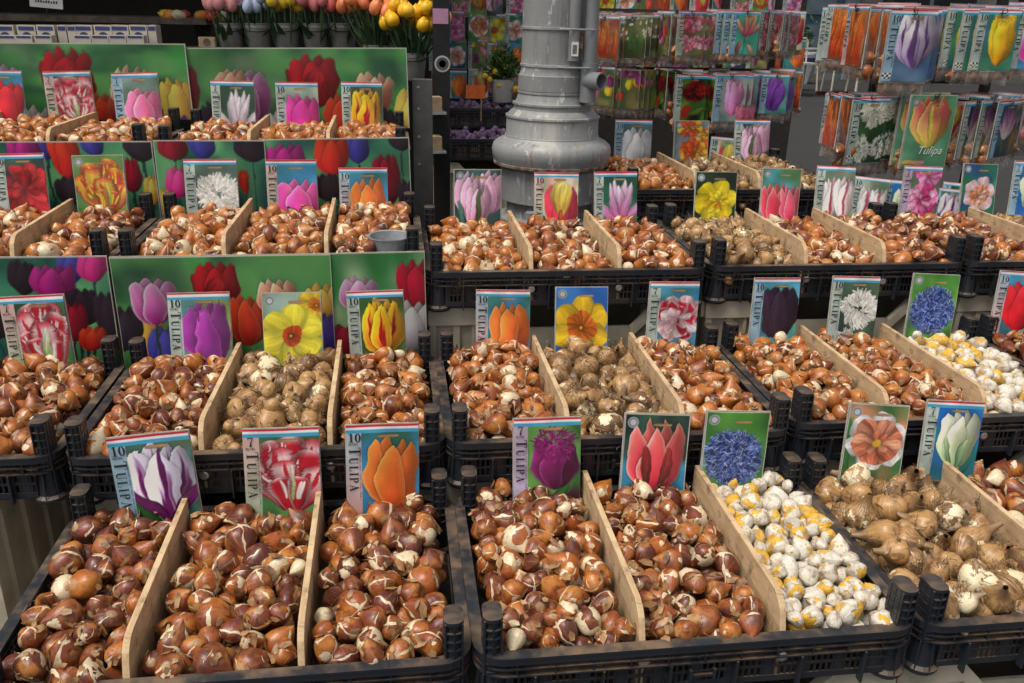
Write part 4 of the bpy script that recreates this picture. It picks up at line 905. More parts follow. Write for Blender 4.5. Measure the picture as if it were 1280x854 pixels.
def glyph(ch):
    m = MB(); T, t = 0.19, 0.055
    if ch == 'T': bar(m, .27, .27+T, t, 1-t); bar(m, 0, .73, 1-t, 1); bar(m, 0, t, .72, 1-t); bar(m, .73-t, .73, .72, 1-t); bar(m, .18, .55, 0, t); w = .73
    elif ch == 'U':
        bar(m, .06, .06+T, .30, 1-t); bar(m, 0, .33, 1-t, 1); bar(m, .60, .60+t, .30, 1-t); bar(m, .50, .76, 1-t, 1)
        stroke(m, arc(.39, .30, .24, .27, 180, 360), [T+(t-T)*k/12 for k in range(13)]); w = .76
    elif ch == 'L': bar(m, .08, .08+T, t, 1-t); bar(m, 0, .35, 1-t, 1); bar(m, 0, .62, 0, t); bar(m, .62-t, .62, t, .30); w = .62
    elif ch == 'I': bar(m, .08, .08+T, t, 1-t); bar(m, 0, .35, 1-t, 1); bar(m, 0, .35, 0, t); w = .35
    elif ch == 'P':
        bar(m, .08, .08+T, t, 1-t); bar(m, 0, .35, 0, t); bar(m, 0, .30, 1-t, 1); stroke(m, [(.27, .97)]+arc(.34, .73, .23, .24, 90, -90)+[(.27, .49)], [t]+bow(12, t, T)+[t]); w = .66
    elif ch == 'A': stroke(m, [(.13, t), (.40, 1)], t); stroke(m, [(.36, 1), (.66, t)], T); bar(m, .20, .56, .30, .30+t); bar(m, 0, .26, 0, t); bar(m, .50, .82, 0, t); w = .82
    elif ch == 'B':
        bar(m, .08, .08+T, t, 1-t); bar(m, 0, .3, 0, t); bar(m, 0, .3, 1-t, 1)
        stroke(m, [(.27, .97)]+arc(.34, .75, .2, .22, 90, -90)+[(.27, .53)], [t]+bow(12, t, T)+[t]); stroke(m, [(.27, .50)]+arc(.36, .27, .24, .24, 90, -90)+[(.27, .03)], [t]+bow(12, t, T)+[t]); w = .7
    elif ch == 'S': stroke(m, arc(.28, .74, .22, .23, 30, 270, 10)+arc(.28, .27, .22, .24, 90, -150, 10)[1:], .13); w = .55
    elif ch == '0': stroke(m, arc(.30, .50, .22, .47, 90, 450, 24), [t+(T-t)*abs(math.cos(R(90+360*k/24))) for k in range(25)]); w = .60
    elif ch == '1': bar(m, .15, .15+T, t, 1); bar(m, .02, .48, 0, t); stroke(m, [(.02, .84), (.2, .97)], t); w = .50
    elif ch == '7': bar(m, .02, .56, .90, 1); bar(m, .02, .02+t, .76, .90); stroke(m, [(.53, .92), (.36, .5), (.28, 0)], [t, .10, T]); w = .58
    return m, w
def word(mb, text, x, y, size, vertical=False, first=1.0, gap=.14):
    """place text with its lower left at (x,y); vertical: turned clockwise, running down the sheet"""
    pen = 0.0
    for i, ch in enumerate(text):
        g, w = glyph(ch); k = size*(first if i == 0 else 1.0)
        vs = [(x+v[2]*k, 0, y-pen-v[0]*k) if vertical else (x+pen+v[0]*k, 0, y+v[2]*k) for v in g.v]; mb.add(vs, g.f); pen += (w+gap)*k
    return pen
PW, PH = 0.108, 0.150
LET = {}
def lettering(num):
    if num not in LET:
        m = MB(); word(m, num, .0042 if num == '10' else .0065, PH-.0260, .0140); word(m, 'BULBS', .0036, PH-.0308, .0034)
        word(m, 'TULIPA', .0042, PH-.0345, .0132, True, 1.28, .22)
        LET[num] = m.mesh('lettering', 'ink')
    return LET[num]
STRIP = {'blue': ((.62, .76, .84), (.55, .70, .80)), 'pinkgreen': ((.88, .70, .68), (.62, .74, .62)), 'grey': ((.72, .78, .74), (.66, .72, .70)), 'pinkblue': ((.66, .78, .84), (.88, .68, .66)), 'mauve': ((.76, .66, .76), (.72, .68, .80))}
PR = {}
def pack_print(des, num, strip, res, seed=1, check=False):
    k = (des, num, strip, res, check)
    if k in PR: return PR[k]
    w = res; h = int(res*PH/PW); a = Art(w, h, PH/PW, seed+len(PR)); asp = PH/PW; u0, v0 = a.U, a.V; uc = .60 if num else .50
    a.warp(1.0, 1.16, uc); a.aa /= 1.16; a.zoomed = True; DES[des](a); a.U, a.V = u0, v0; a.aa *= 1.16; a.zoomed = False
    if num:
        c0, c1 = STRIP[strip]; f = np.clip(a.V/asp, 0, 1); m = (a.U < .215).astype(float); a.blend(m, np.array(c0)*f[..., None]+np.array(c1)*(1-f)[..., None])
        a.rect(0, 1, asp-.118, asp-.070, (.26, .66, .84)); a.rect(0, 1, asp-.072, asp-.034, (.93, .93, .95)); a.rect(0, 1, asp-.036, asp, (.84, .16, .22))
        if check:
            for i in range(4):
                for j in range(3): a.rect(.02+i*.045, .065+i*.045, .06+j*.04, .10+j*.04, (.15, .15, .2) if (i+j) % 2 else (.9, .9, .85))
        # vertical line of small print beside the name
        for y in np.arange(.28, 1.0, .024): a.rect(.178, .200, y, y+.013, np.array(c1)*.62)
    else:
        a.disc(.13, asp-.14, .085, (.62, .64, .66)); a.disc(.13, asp-.14, .064, (.40, .42, .46)); a.disc(.13, asp-.14, .048, (.74, .75, .76))
        a.rect(0, 1, asp-.016, asp, (.80, .74, .62)); a.rect(0, .016, 0, asp, (.75, .75, .72)); a.rect(.984, 1, 0, asp, (.75, .75, .72))
    a.petal(.44, asp-.17, .72, asp-.17, .024, (.70, .55, .38), (.72, .58, .40), None, 0, .2, .2, .05)
    a.c *= (1+0.06*(a.rs.rand(h, w, 1)-.5))*(.90+.20*a.field(5, 7)[..., None]); g_ = a.c.mean(-1, keepdims=True); a.c = g_+(a.c-g_)*.92
    PR[k] = sheet_mesh('print', PW, PH, a.c, 'print', 0.0011, len(PR)); return PR[k]
_b = MB(); _b.prism(rrect(-PW/2-.0012, PW/2+.0012, .0030, .0058, .0008, 1), -.004, PH+.0006, 'z'); SLEEVE = _b.mesh('sleeve', 'sleeve')
def packet(loc, rot, des, num, strip, label, res=64, scale=1.0, check=False, group=None, cat='packet'):
    t = thing('bulb_packet', label, cat, loc, rot, group)
    if scale != 1.0: t.scale = (scale,)*3
    ob('sleeve', SLEEVE, t); ob('print', pack_print(des, num, strip, res, 1, check), t)
    if num: ob('lettering', lettering(num), t, (-PW/2, -.0016, 0))
    return t
rng = random.Random(21)
def stand(px, py, Yb, des, num, strip, label, res, roll=0.0, yaw=None, lean=None, wpx=None):
    """packet standing among the bulbs at the back of a tray: top centre seen at (px,py), foot at depth Yb"""
    lean = R(rng.uniform(6, 12)) if lean is None else R(lean); yaw = R(rng.uniform(-6, 4)) if yaw is None else R(yaw)
    s_ = 1.0
    for _ in range(3):
        p = at(px, py, Yb+PH*s_*math.sin(lean))
        if wpx: s_ = wpx*project(p)[2]/FPX/PW*1.0
    base = np.array([p[0], Yb, p[2]-PH*s_*math.cos(lean)])
    return packet(base, (-lean, R(roll), yaw), des, num, strip, label, res, s_)
R1 = 0.870+0.328
stand(194, 543, R1, 'flamed', '10', 'blue', 'packet with a white tulip flamed purple, in the front crate', 118, -4, wpx=98)
stand(350, 536, R1, 'parrot', '7', 'pinkgreen', 'packet with a red and white parrot tulip, in the front crate', 118, 0, wpx=93)
stand(476, 531, R1, 'orange', '10', 'pinkblue', 'packet with an orange tulip, in the front crate', 118, 1, wpx=90)
stand(684, 523, R1, 'fringed', '7', 'mauve', 'packet with a fringed dark purple tulip, in the front crate', 118, 0, wpx=85)
stand(818, 518, R1, 'coral', '', '', 'packet with a coral red pointed tulip, in the front crate', 118, 2, wpx=83)
stand(920, 515, R1, 'blue', '', '', 'packet with a blue ball flower, in the front crate', 118, 2, wpx=82)
stand(1094, 506, R1+.01, 'salmon', '', '', 'packet with a salmon and white double daffodil', 118, 3, wpx=77)
stand(1190, 502, R1+.01, 'whitegreen', '7', 'grey', 'packet with a white and green tulip on blue', 118, 3, wpx=74)
R2 = 1.270+0.330
stand(44, 370, R2, 'parrot', '7', 'pinkgreen', 'packet with a red and white parrot tulip, before the black tulip poster', 92, -4, wpx=80)
stand(248, 366, R2, 'purplefr', '10', 'grey', 'packet with a fringed violet tulip, before the garden poster', 92, 0, wpx=74)
stand(364, 366, R2, 'daffcup', '', '', 'packet with a yellow daffodil with orange cup', 92, 0, wpx=72)
stand(471, 364, R2, 'flameyel', '10', 'grey', 'packet with a yellow tulip flamed red, in the second tier', 92, -2, wpx=70)
stand(628, 363, R2, 'orange', '10', 'pinkblue', 'packet with an orange tulip, in the second tier', 92, 0, wpx=67)
stand(727, 359, R2, 'daffsky', '', '', 'packet with a yellow and orange daffodil on blue sky', 92, 0, wpx=66)
stand(842, 353, R2, 'reddouble', '7', 'grey', 'packet with a red and white double tulip', 92, 2, wpx=65)
stand(971, 348, R2+.02, 'black', '10', 'blue', 'packet with a black tulip on blue', 92, 2, wpx=62)
stand(1069, 346, R2+.02, 'whitefr', '10', 'grey', 'packet with a shaggy white tulip, in the second tier', 92, 2, wpx=62)
stand(1168, 343, R2+.02, 'blue', '', '', 'packet with a blue ball flower, in the second tier', 92, 3, wpx=62)
stand(1275, 340, R2+.03, 'red', '10', 'pinkblue', 'packet with a plain red tulip, in the second tier', 64, 3, wpx=58)
R3 = 1.706+0.330
stand(24, 192, R3, 'reddbl', '10', 'grey', 'packet with a red double tulip, in the third tier', 72, -2, wpx=60)
stand(123, 194, R3, 'parrot_y', '', '', 'packet with a yellow and red parrot tulip', 72, -2, wpx=62)
stand(263, 199, R3, 'whitedbl', '7', 'grey', 'packet with a white double tulip, in the third tier', 72, 0, wpx=63)
stand(364, 200, R3, 'magenta', '10', 'pinkgreen', 'packet with a magenta tulip, in the third tier', 72, 0, wpx=61)
stand(454, 210, R3, 'orange', '10', 'pinkblue', 'packet with an orange red tulip, in the third tier', 72, 0, wpx=59)
stand(597, 212, R3, 'lilacs', '', '', 'packet with lilac pink tulips', 72, 0, wpx=59)
stand(695, 216, R3, 'redyel', '10', 'pinkgreen', 'packet with a red and yellow tulip, before the column', 72, 0, wpx=55)
stand(771, 215, R3, 'violet', '7', 'grey', 'packet with a white and violet lily tulip', 72, 0, wpx=55)
stand(896, 215, R3+.01, 'daffdbl', '', '', 'packet with a yellow double daffodil', 72, 0, wpx=53)
stand(977, 211, R3+.02, 'redpink', '', '', 'packet with red tulips edged in pink', 66, 1, wpx=50)
stand(1044, 208, R3+.02, 'whitered', '7', 'grey', 'packet with white tulips streaked red', 66, 2, wpx=50)
stand(1154, 208, R3+.02, 'pinkdbl', '7', 'mauve', 'packet with pink double tulips', 66, 1, wpx=48)
stand(1226, 205, R3+.02, 'peach', '', '', 'packet with a pale peach double daffodil', 66, 2, wpx=49)
stand(1290, 202, R3+.02, 'whitegreen', '7', 'blue', 'packet with a pale tulip at the end of the third tier', 48, 2, wpx=48)
R4 = 2.150+0.325
stand(-2, 88, R4, 'red', '10', 'blue', 'packet with a red tulip, in the top tier', 60, 0, wpx=52)
stand(85, 89, R4, 'parrot', '7', 'pinkgreen', 'packet with a red and white parrot tulip, in the top tier', 60, -2, wpx=56)
stand(170, 91, R4, 'pinkcup', '7', 'blue', 'packet with a pink cup shaped tulip', 60, -2, wpx=55)
stand(289, 101, R4, 'whitelily', '7', 'grey', 'packet with a pale lily flowered tulip', 60, 0, wpx=53)
stand(371, 103, R4, 'hotpink', '10', 'grey', 'packet with a hot pink tulip', 60, 0, wpx=51)
stand(452, 103, R4, 'flameyel', '10', 'grey', 'packet with a yellow and red tulip, in the top tier', 60, 0, wpx=50)
R5 = 2.250+0.325
stand(792, 150, R5, 'greywhite', '10', 'blue', 'packet with a grey white tulip, beside the column', 60, 0, wpx=46)
stand(866, 151, R5, 'orangedbl', '', '', 'packet with orange and yellow double daffodils', 60, 0, wpx=45)
stand(941, 150, R5, 'lilacs', '7', 'grey', 'packet with lilac tulips beside the orange daffodil packet', 60, 0, wpx=45)

# ------------------------------------------------------------------ posters behind the packets
def art_garden(a, dx=0.0):
    a.back([(.22, .46, .28), (.34, .72, .34), (.16, .32, .24), (.50, .62, .48), (.28, .66, .32), (.18, .38, .26), (.40, .68, .38)], 8, 4)
    A = a.asp
    a.tulip(.11-dx, A-0.526, 0.183, 0.293, (.85, .58, .20), (.95, .78, .34)); a.tulip(.02-dx, A-0.482, 0.159, 0.244, (.14, .10, .16), (.2, .16, .22)); a.tulip(.20-dx, A-0.580, 0.171, 0.220, (.2, .2, .55), (.32, .32, .7))
    a.stem(.165-dx, 0, A-.30, .013, (.20, .30, .24)); a.tulip(.165-dx, A-0.357, 0.226, 0.244, (.62, .10, .48), (.84, .56, .76), (.93, .82, .90), .7, 0, .25)
    a.petal(.40-dx, A-.22, .365-dx, A-.085, .03, (.6, .05, .1), (.74, .10, .14)); a.petal(.52-dx, A-.23, .585-dx, A-.135, .035, (.6, .05, .1), (.74, .10, .14), None, .1)
    a.tulip(.475-dx, A-0.273, 0.220, 0.250, (.56, .04, .10), (.74, .10, .14), None, .6, 0, .25, .04); a.petal(.44-dx, A-.24, .49-dx, A-.10, .05, (.62, .05, .1), (.8, .14, .18))
    a.tulip(.60-dx, A-0.442, 0.171, 0.244, (.76, .10, .07), (.88, .26, .13), (.92, .42, .22)); a.tulip(.745-dx, A-0.309, 0.195, 0.207, (.72, .15, .22), (.92, .70, .55), (.95, .86, .70), .6, 0, .6)
    a.stem(.935-dx, 0, A-.30, .010, (.3, .42, .22)); a.tulip(.935-dx, A-0.365, 0.165, 0.226, (.88, .60, .26), (.95, .80, .36), None, .6, 0, .2)
    a.tulip(.78-dx, A-0.481, 0.183, 0.232, (.10, .08, .12), (.18, .14, .2)); a.tulip(.97-dx, A-0.478, 0.146, 0.195, (.25, .18, .58), (.38, .3, .72)); a.tulip(.88-dx, A-0.491, 0.110, 0.122, (.7, .1, .5), (.85, .3, .65)); a.tulip(.33-dx, A-0.566, 0.220, 0.293, (.78, .74, .78), (.95, .93, .92))
def art_vivid(a, order):
    a.back([(.20, .52, .40), (.30, .70, .54), (.14, .36, .34), (.45, .76, .50)], 6, 3)
    C_ = {'magenta': ((.55, .05, .38), (.80, .20, .60)), 'red': ((.80, .08, .10), (.92, .28, .14)), 'blue': ((.18, .16, .52), (.32, .34, .72)), 'dark': ((.10, .07, .11), (.20, .14, .20)), 'wine': ((.45, .05, .14), (.68, .12, .22)), 'pink': ((.70, .08, .42), (.90, .30, .60)), 'yellow': ((.85, .6, .2), (.95, .8, .35))}
    for n, x, yt, w, h in order:
        y = a.asp-yt-h; a.stem(x, 0, y+.03, .014, (.14, .30, .28)); a.tulip(x, y, w, h, C_[n][0], C_[n][1], None, .6, 0, .3 if n != 'magenta' else .7, .06 if n == 'magenta' else 0)
def poster(px0, px1, pyt0, pyt1, Y, hgt, draw, label, res=170, lean=0.5):
    """poster board hung on a tray front: top corners at the two pixels, depth Y"""
    p0, p1 = at(px0, pyt0, Y), at(px1, pyt1, Y); w = float(np.linalg.norm(p1-p0)); asp = hgt/w
    a = Art(res, max(20, int(res*asp)), asp, abs(int(px0*7+pyt0+50))); u0, v0 = a.U, a.V; a.warp(.45, 1.0, .5, asp/2, asp/2); draw(a); a.U, a.V = u0, v0; a.c *= .80+.18*a.field(7, 4)[..., None]
    a.rect(0, .006, 0, asp, (.80, .80, .76)); a.rect(.994, 1, 0, asp, (.82, .82, .78)); a.rect(0, 1, asp-.008, asp, (.84, .83, .78))
    c = (p0+p1)/2; roll = -math.atan2(p1[2]-p0[2], p1[0]-p0[0])
    t = thing('flower_poster', label, 'poster', (c[0], Y, c[2]-hgt), (-R(lean), roll, 0))
    ob('print', sheet_mesh('print', w, hgt, a.c, 'poster', 0.0012, abs(int(px0))), t)
    b = MB(); b.box(-w/2, w/2, .0030, .0062, 0, hgt+.0004); b.build('backing_board', 'sleeve', t); return t
Yp = 1.706-0.040
poster(-150, 132, 324, 321, Yp+.012, .26, lambda a: art_vivid(a, [('magenta', .30, .02, .2, .2), ('red', .15, .1, .2, .2), ('blue', .83, -.05, .14, .2), ('dark', .60, .02, .15, .18), ('pink', .93, -.05, .15, .20), ('magenta', .745, .03, .22, .20), ('dark', .45, .2, .2, .22), ('blue', .60, .24, .14, .2), ('dark', .86, .17, .16, .17), ('dark', .97, .19, .14, .2), ('wine', .80, .24, .14, .18), ('red', .885, .34, .14, .14)]), 'poster of black and magenta tulips hung on the third tier')
poster(136, 413, 322, 318, Yp-.004, .24, art_garden, 'wide poster of a pink and white tulip and a red tulip on blurred green', 240)
def art_slim(a):
    a.back([(.25, .60, .28), (.35, .74, .34), (.18, .40, .26), (.70, .82, .64), (.22, .55, .28)], 4, 4); A = a.asp
    a.stem(.97, 0, A-.5, .05, (.14, .34, .28)); a.tulip(.30, A-.68, .40, .42, (.60, .18, .50), (.86, .68, .82), (.93, .84, .9), .6); a.tulip(.92, A-.62, .44, .54, (.55, .05, .16), (.76, .10, .22), None, .6, 0, .6, .1)
    a.tulip(.84, A-1.12, .52, .60, (.70, .66, .72), (.93, .92, .91)); a.tulip(.12, A-1.12, .40, .34, (.5, .05, .15), (.6, .1, .2))
poster(412, 533, 318, 315, Yp, .26, art_slim, 'narrow poster of a crimson tulip and a white tulip next to the black crates', 100)
Yq = 2.150-0.056
poster(-95, 190, 178, 177, Yq+.010, .22, lambda a: art_vivid(a, [('red', .1, .0, .15, .2), ('blue', .25, -.04, .12, .16), ('blue', .51, -.05, .10, .13), ('magenta', .42, -.03, .16, .14), ('red', .60, -.03, .145, .19), ('blue', .735, -.06, .11, .14), ('dark', .60, .15, .16, .14), ('wine', .885, .08, .075, .17), ('dark', .94, -.05, .14, .155), ('yellow', .96, .16, .08, .16), ('dark', .3, .2, .2, .2), ('pink', .75, .2, .1, .15)]), 'poster of red, blue and black tulips hung on the top tier')
poster(191, 331, 176, 176, Yq-.004, .22, lambda a: art_vivid(a, [('wine', .17, -.05, .27, .25), ('blue', .43, -.08, .24, .26), ('dark', .87, -.07, .33, .27), ('pink', .19, .24, .25, .30), ('red', .77, .27, .10, .22), ('yellow', .04, .42, .12, .3), ('dark', .55, .5, .3, .3)]), 'narrow poster of wine red and violet tulips hung on the top tier', 100)
poster(330, 514, 175, 172, Yq, .24, lambda a: art_vivid(a, [('blue', .65, -.05, .18, .24), ('red', .47, -.03, .24, .28), ('magenta', .16, .02, .27, .20), ('dark', .94, -.06, .15, .17), ('wine', .83, .13, .19, .34), ('dark', .42, .23, .18, .20), ('yellow', .02, .30, .12, .24), ('dark', .62, .30, .2, .2), ('dark', .97, .3, .15, .25)]), 'poster of scarlet and blue tulips beside the grey board', 130)
Yr = 2.150+0.400
poster(-60, 232, 53, 55, Yr, .20, art_garden, 'poster of a pink and red tulip garden behind the pink cup packet', 170)
poster(231, 510, 60, 60, Yr+.008, .22, lambda a: (art_garden(a, -.09), a.tulip(-.02, a.asp-.30, .17, .22, (.56, .04, .10), (.74, .10, .14)), a.tulip(.20, a.asp-.26, .14, .15, (.72, .15, .22), (.92, .70, .55), (.95, .86, .7))), 'poster of a pink and red tulip garden beside the grey board', 170)

# ------------------------------------------------------------------ zinc bucket in the third tier
tb = TRAYS['3b']
bk = thing('zinc_bucket', 'small grey zinc bucket standing among the brown bulbs', 'bucket', (tb['x']+BUCKET[0]-.006, tb['y']+BUCKET[1]-0.012, tb['z']+0.058))
b = MB(); b.lathe([(.034, 0), (.0345, .001), (.0435, .056), (.0455, .0575), (.0455, .060), (.0420, .0585), (.0335, .004), (0.001, .004)], 36, cap=False); b.build('bowl', 'zinc', bk, True)
b = MB(); b.lathe([(.0340, -.002), (.0346, -.002), (.0346, .003), (.0340, .003)], 32, cap=False); b.build('base_ring', 'zinc', bk, True)

# ------------------------------------------------------------------ cast iron column with downpipes
def column_mat():
    t = NT('weathered_grey_paint'); o = t.obj()
    f = t.noise(o, 7, 5, 0.6); g = t.noise(t.vmath('MULTIPLY', o, (1.0, 1.0, 0.35)), 34, 5, 0.65, 0.3); h = t.noise(o, 110, 3)
    c = t.mix(f, (0.17, 0.182, 0.192), (0.29, 0.297, 0.298))
    wsh = t.noise(t.vmath('MULTIPLY', o, (9.0, 9.0, 2.2)), 1.0, 4, 0.6)
    c = t.mix(t.math('MULTIPLY', t.step(wsh, 0.52, 0.72), 0.65), c, (0.50, 0.48, 0.43))
    c = t.mix(t.math('MULTIPLY', t.step(g, 0.60, 0.63), 0.75), c, (0.56, 0.54, 0.50)); c = t.mix(t.math('MULTIPLY', t.step(g, 0.30, 0.22), 0.8), c, (0.085, 0.075, 0.07))
    run = t.noise(t.vmath('MULTIPLY', o, (42.0, 42.0, 3.0)), 1.0, 4, 0.65)
    c = t.mix(t.math('MULTIPLY', t.step(run, 0.52, 0.72), 0.60), c, (0.115, 0.108, 0.10))
    c = t.mix(t.math('MULTIPLY', t.step(t.noise(t.vmath('MULTIPLY', o, (30.0, 30.0, 5.0)), 1.0, 5, 0.7), 0.60, 0.70), 0.75), c, (0.22, 0.10, 0.045))
    t.l(c, t.p.inputs['Base Color']); t.l(t.math('MULTIPLY_ADD', h, 0.3, 0.34), t.p.inputs['Roughness']); t.bump(t.math('ADD', t.math('MULTIPLY', t.step(g, 0.62, 0.65), -1.0), h), 0.35, 0.002); return t.m
M['column'] = column_mat()
M['rust'] = plain('flaking_rust', (0.17, 0.075, 0.035), 0.85, 0.5, 50, 0.4, col2=(0.30, 0.24, 0.18))
M['pvc'] = plain('grey_pvc', (0.20, 0.215, 0.23), 0.38, 0.12, 10, 0.02)
CX, CY = 0.436, 2.42
colm = thing('iron_column', 'weathered grey cast iron column with flared round base', 'column', (CX, CY, 0))
b = MB(); b.lathe([(.19, 0), (.19, .30), (.165, .33), (.150, .60), (.150, .655), (.122, .660), (.122, .700), (.142, .706), (.142, .792), (.150, .800)], 48, cap=False); b.build('pedestal', 'column', colm, True)
b = MB(); b.lathe([(.150, .7995), (.157, .803), (.160, .812), (.166, .826), (.168, .842), (.164, .858), (.150, .869), (.134, .876), (.129, .884), (.128, .928), (.124, .940), (.115, .949), (.109, .953), (.109, .966), (.106, .970), (.101, .980), (.095, 1.002)], 48, cap=False); b.build('flange', 'column', colm, True)
b = MB(); b.lathe([(.1585, .8015), (.1625, .804), (.1635, .8105), (.1605, .8118), (.157, .808)], 48, cap=False); b.build('rust_rim', 'rust', colm, True)
b = MB(); b.lathe([(.095, 1.0015), (.098, 1.003), (.098, 1.042), (.0955, 1.044)], 48, cap=False); b.build('collar', 'column', colm, True)
b = MB(); b.lathe([(.0955, 1.0435), (.0915, 1.055), (.0905, 1.10), (.087, 2.75)], 48, cap=False); b.build('shaft', 'column', colm, True)
for r_, z in ((.1300, .880), (.1290, .934), (.1105, .968), (.0975, .998)):
    b = MB(); b.lathe([(r_-.003, z-.004), (r_+.002, z-.003), (r_+.002, z+.002), (r_-.003, z+.004)], 48, cap=False); b.build('moulding_ring', 'column', colm, True)
b = MB(); b.tube([(-.07, -.130, .62), (-.07, -.130, .672)], .011, 12); b.tube([(-.07, -.130, .672), (-.07, -.130, .690)], .020, 6); b.build('anchor_bolt', 'zinc', colm, True)
for z in (1.068, 1.162):
    b = MB(); b.lathe([(.0900, z-.004), (.0940, z-.003), (.0940, z+.003), (.0900, z+.004)], 40, cap=False); b.build('clamp_band', 'zinc', colm, True)
b = MB(); b.box(.022, .056, -.0965, -.070, 1.115, 1.160); b.build('clamp_plate', 'rust', colm)
pipe = thing('downpipe', 'pair of grey plastic downpipes strapped to the iron column, open outlet below', 'pipe', (CX, CY, 0))
def pxp(x, y): p = at(x, y, CY-.10); return p-np.array([CX, CY, 0])
a0, a1 = pxp(716, 76), pxp(716, -30)
b = MB(); b.tube([(a0[0], -.105, a0[2]), (a0[0], -.105, 2.6)], .0145, 20); b.build('pipe', 'pvc', pipe, True)
c0 = pxp(735, 128)
b = MB(); b.tube([(c0[0], -.092, c0[2]), (c0[0], -.092, 2.6)], .0185, 24); b.build('pipe', 'pvc', pipe, True)
b = MB(); b.tube([(c0[0], -.092, c0[2]), (c0[0], -.092, c0[2]+.100)], .0225, 24); b.build('socket', 'pvc', pipe, True)
zo = c0[2]+.056
b = MB(); P_ = [(c0[0]-.004, -.094, zo), (c0[0]+.026, -.135, zo)]; n = 24
d_ = np.array(P_[1])-np.array(P_[0]); d_ /= np.linalg.norm(d_); s1 = np.cross(d_, (0, 0, 1)); s2 = np.cross(s1, d_); vs = []
for rr_, p_ in ((.0225, P_[0]), (.0225, P_[1]), (.0190, P_[1]), (.0185, P_[0])): vs += [np.array(p_)+rr_*(math.cos(2*math.pi*k/n)*s1+math.sin(2*math.pi*k/n)*s2) for k in range(n)]
b.add(vs, [(i*n+k, i*n+(k+1) % n, (i+1)*n+(k+1) % n, (i+1)*n+k) for i in range(3) for k in range(n)]); b.build('outlet', 'pvc', pipe, True)
b = MB(); b.lathe([(.0215, 0), (.0205, .006), (.0, .0065)], 20, cap=False)
for z in (1.068, 1.162):
    b = MB(); b.tube([(c0[0]-.085, -.105, z), (a0[0]-.02, -.1225, z), (c0[0], -.1135, z), (c0[0]+.022, -.095, z)], .0022, 6); b.build('strap', 'zinc', pipe, True)
b = MB(); b.box(a0[0]-.009, a0[0]+.009, -.1215, -.1198, a0[2]+.012, a0[2]+.047); M['paper'] = plain('white_paper', (.72, .71, .68), .6, .08, 30); st_ = b.build('paper_tag', 'paper', pipe)
for k in range(5):
    b = MB(); b.box(a0[0]-.006+k*.0024, a0[0]-.0046+k*.0024, -.1221, -.1216, a0[2]+.018, a0[2]+.040); b.build('bar', 'ink', st_)

# ------------------------------------------------------------------ posts and brackets of the stall
M['grey_board'] = plain('grey_painted_board', (0.070, 0.070, 0.072), .65, .2, 20, .1)
M['raw_wood'] = plain('raw_wood_block', (0.33, 0.24, 0.15), .75, .2, 40, .15)
q = at(528, 100, 2.58)
gb = thing('upright_board', 'grey painted upright board with screws beside the flower posters', 'board', (q[0], 2.58, 0))
b = MB(); b.box(-.028, .028, 0, .05, 0, q[2]); b.build('board', 'grey_board', gb)
for z in (q[2]-.02, q[2]-.08, q[2]-.16, q[2]-.24):
    b = MB(); b.tube([(-.012, .001, z), (-.012, -.0015, z)], .004, 10); b.build('screw', 'nail', gb)
q = at(552, 60, 2.95); bp = thing('stall_post', 'black stall post with round grey sticker and pink note', 'post', (q[0], 2.95, 0))
b = MB(); b.box(-.027, .027, 0, .06, 0, 1.997); b.build('post', 'iron_black', bp)
q2 = at(553, 80, 2.95); b = MB(); b.tube([(q2[0]-q[0], .0006, q2[2]), (q2[0]-q[0], -.001, q2[2])], .026, 28); M['sticker'] = plain('grey_sticker', (.42, .42, .43), .5, .1, 30); stk = b.build('sticker', 'sticker', bp)
for r_ in (.019, .010): b = MB(); b.lathe([(r_, 0), (r_+.0015, 0), (r_+.0015, .0004), (r_, .0004)], 24); o_ = b.build('ring_mark', 'grey_board', stk); o_.rotation_euler = (R(90), 0, 0); o_.location = (q2[0]-q[0], -.0011, q2[2])
q3 = at(551, 20, 2.95); M['pink_paper'] = plain('pink_paper', (.48, .24, .38), .7, .1, 30)
b = MB(); b.box(q3[0]-q[0]-.026, q3[0]-q[0]+.024, -.0016, -.0004, q3[2]-.024, q3[2]+.022); b.build('pink_note', 'pink_paper', bp)
for py, lab in ((133, 'wood block on the upper bracket of the black post'), (182, 'wood block on the lower bracket of the black post')):
    q = at(545, py, 2.86); t = thing('shelf_bracket', lab, 'bracket', (q[0], 2.86, q[2]-.022), (0, 0, R(8)))
    b = MB(); b.box(-.026, .020, 0, .05, .004, .050); b.build('wood_block', 'raw_wood', t); b = MB(); b.box(-.03, .034, -.004, .086, -.004, .0035); b.build('plate', 'zinc', t)

# ------------------------------------------------------------------ shelves at the back with buckets of wooden tulips and small boxes
YS = 3.30
M['pot'] = plain('grey_tin_bucket', (.26, .25, .235), .5, .15, 20, .05, metal=.3)
ztop = at(350, 63, YS)[2]
sh = thing('display_shelf', 'dark wooden shelf carrying the tin buckets of tulips', 'shelf', (-.6, YS, 0))
b = MB(); b.box(-2.2, 0.66, -.10, .16, ztop-.03, ztop); b.build('plank', 'dark_wood', sh)
for x in (-2.1, -.7, .60): b = MB(); b.box(x, x+.04, .0, .04, 0, ztop-.0305); b.build('leg', 'dark_wood', sh)
z2 = at(135, 20, YS+.25)[2]
M['shelf_edge'] = plain('brown_shelf_edge', (.10, .075, .055), .7, .3, 30, .1)
sh2 = thing('upper_shelf', 'dark brown upper shelf above the small patterned boxes', 'shelf', (-.6, YS+.25, 0))
b = MB(); b.box(-2.6, at(262, 20, YS+.25)[0]+.6, -.08, .35, z2-.022, z2); b.build('plank', 'shelf_edge', sh2)
b = MB(); b.box(at(262, 20, YS+.25)[0]+.52, at(262, 20, YS+.25)[0]+.58, .1, .16, 0, z2-.0225); b.build('bracket_post', 'dark_wood', sh2)
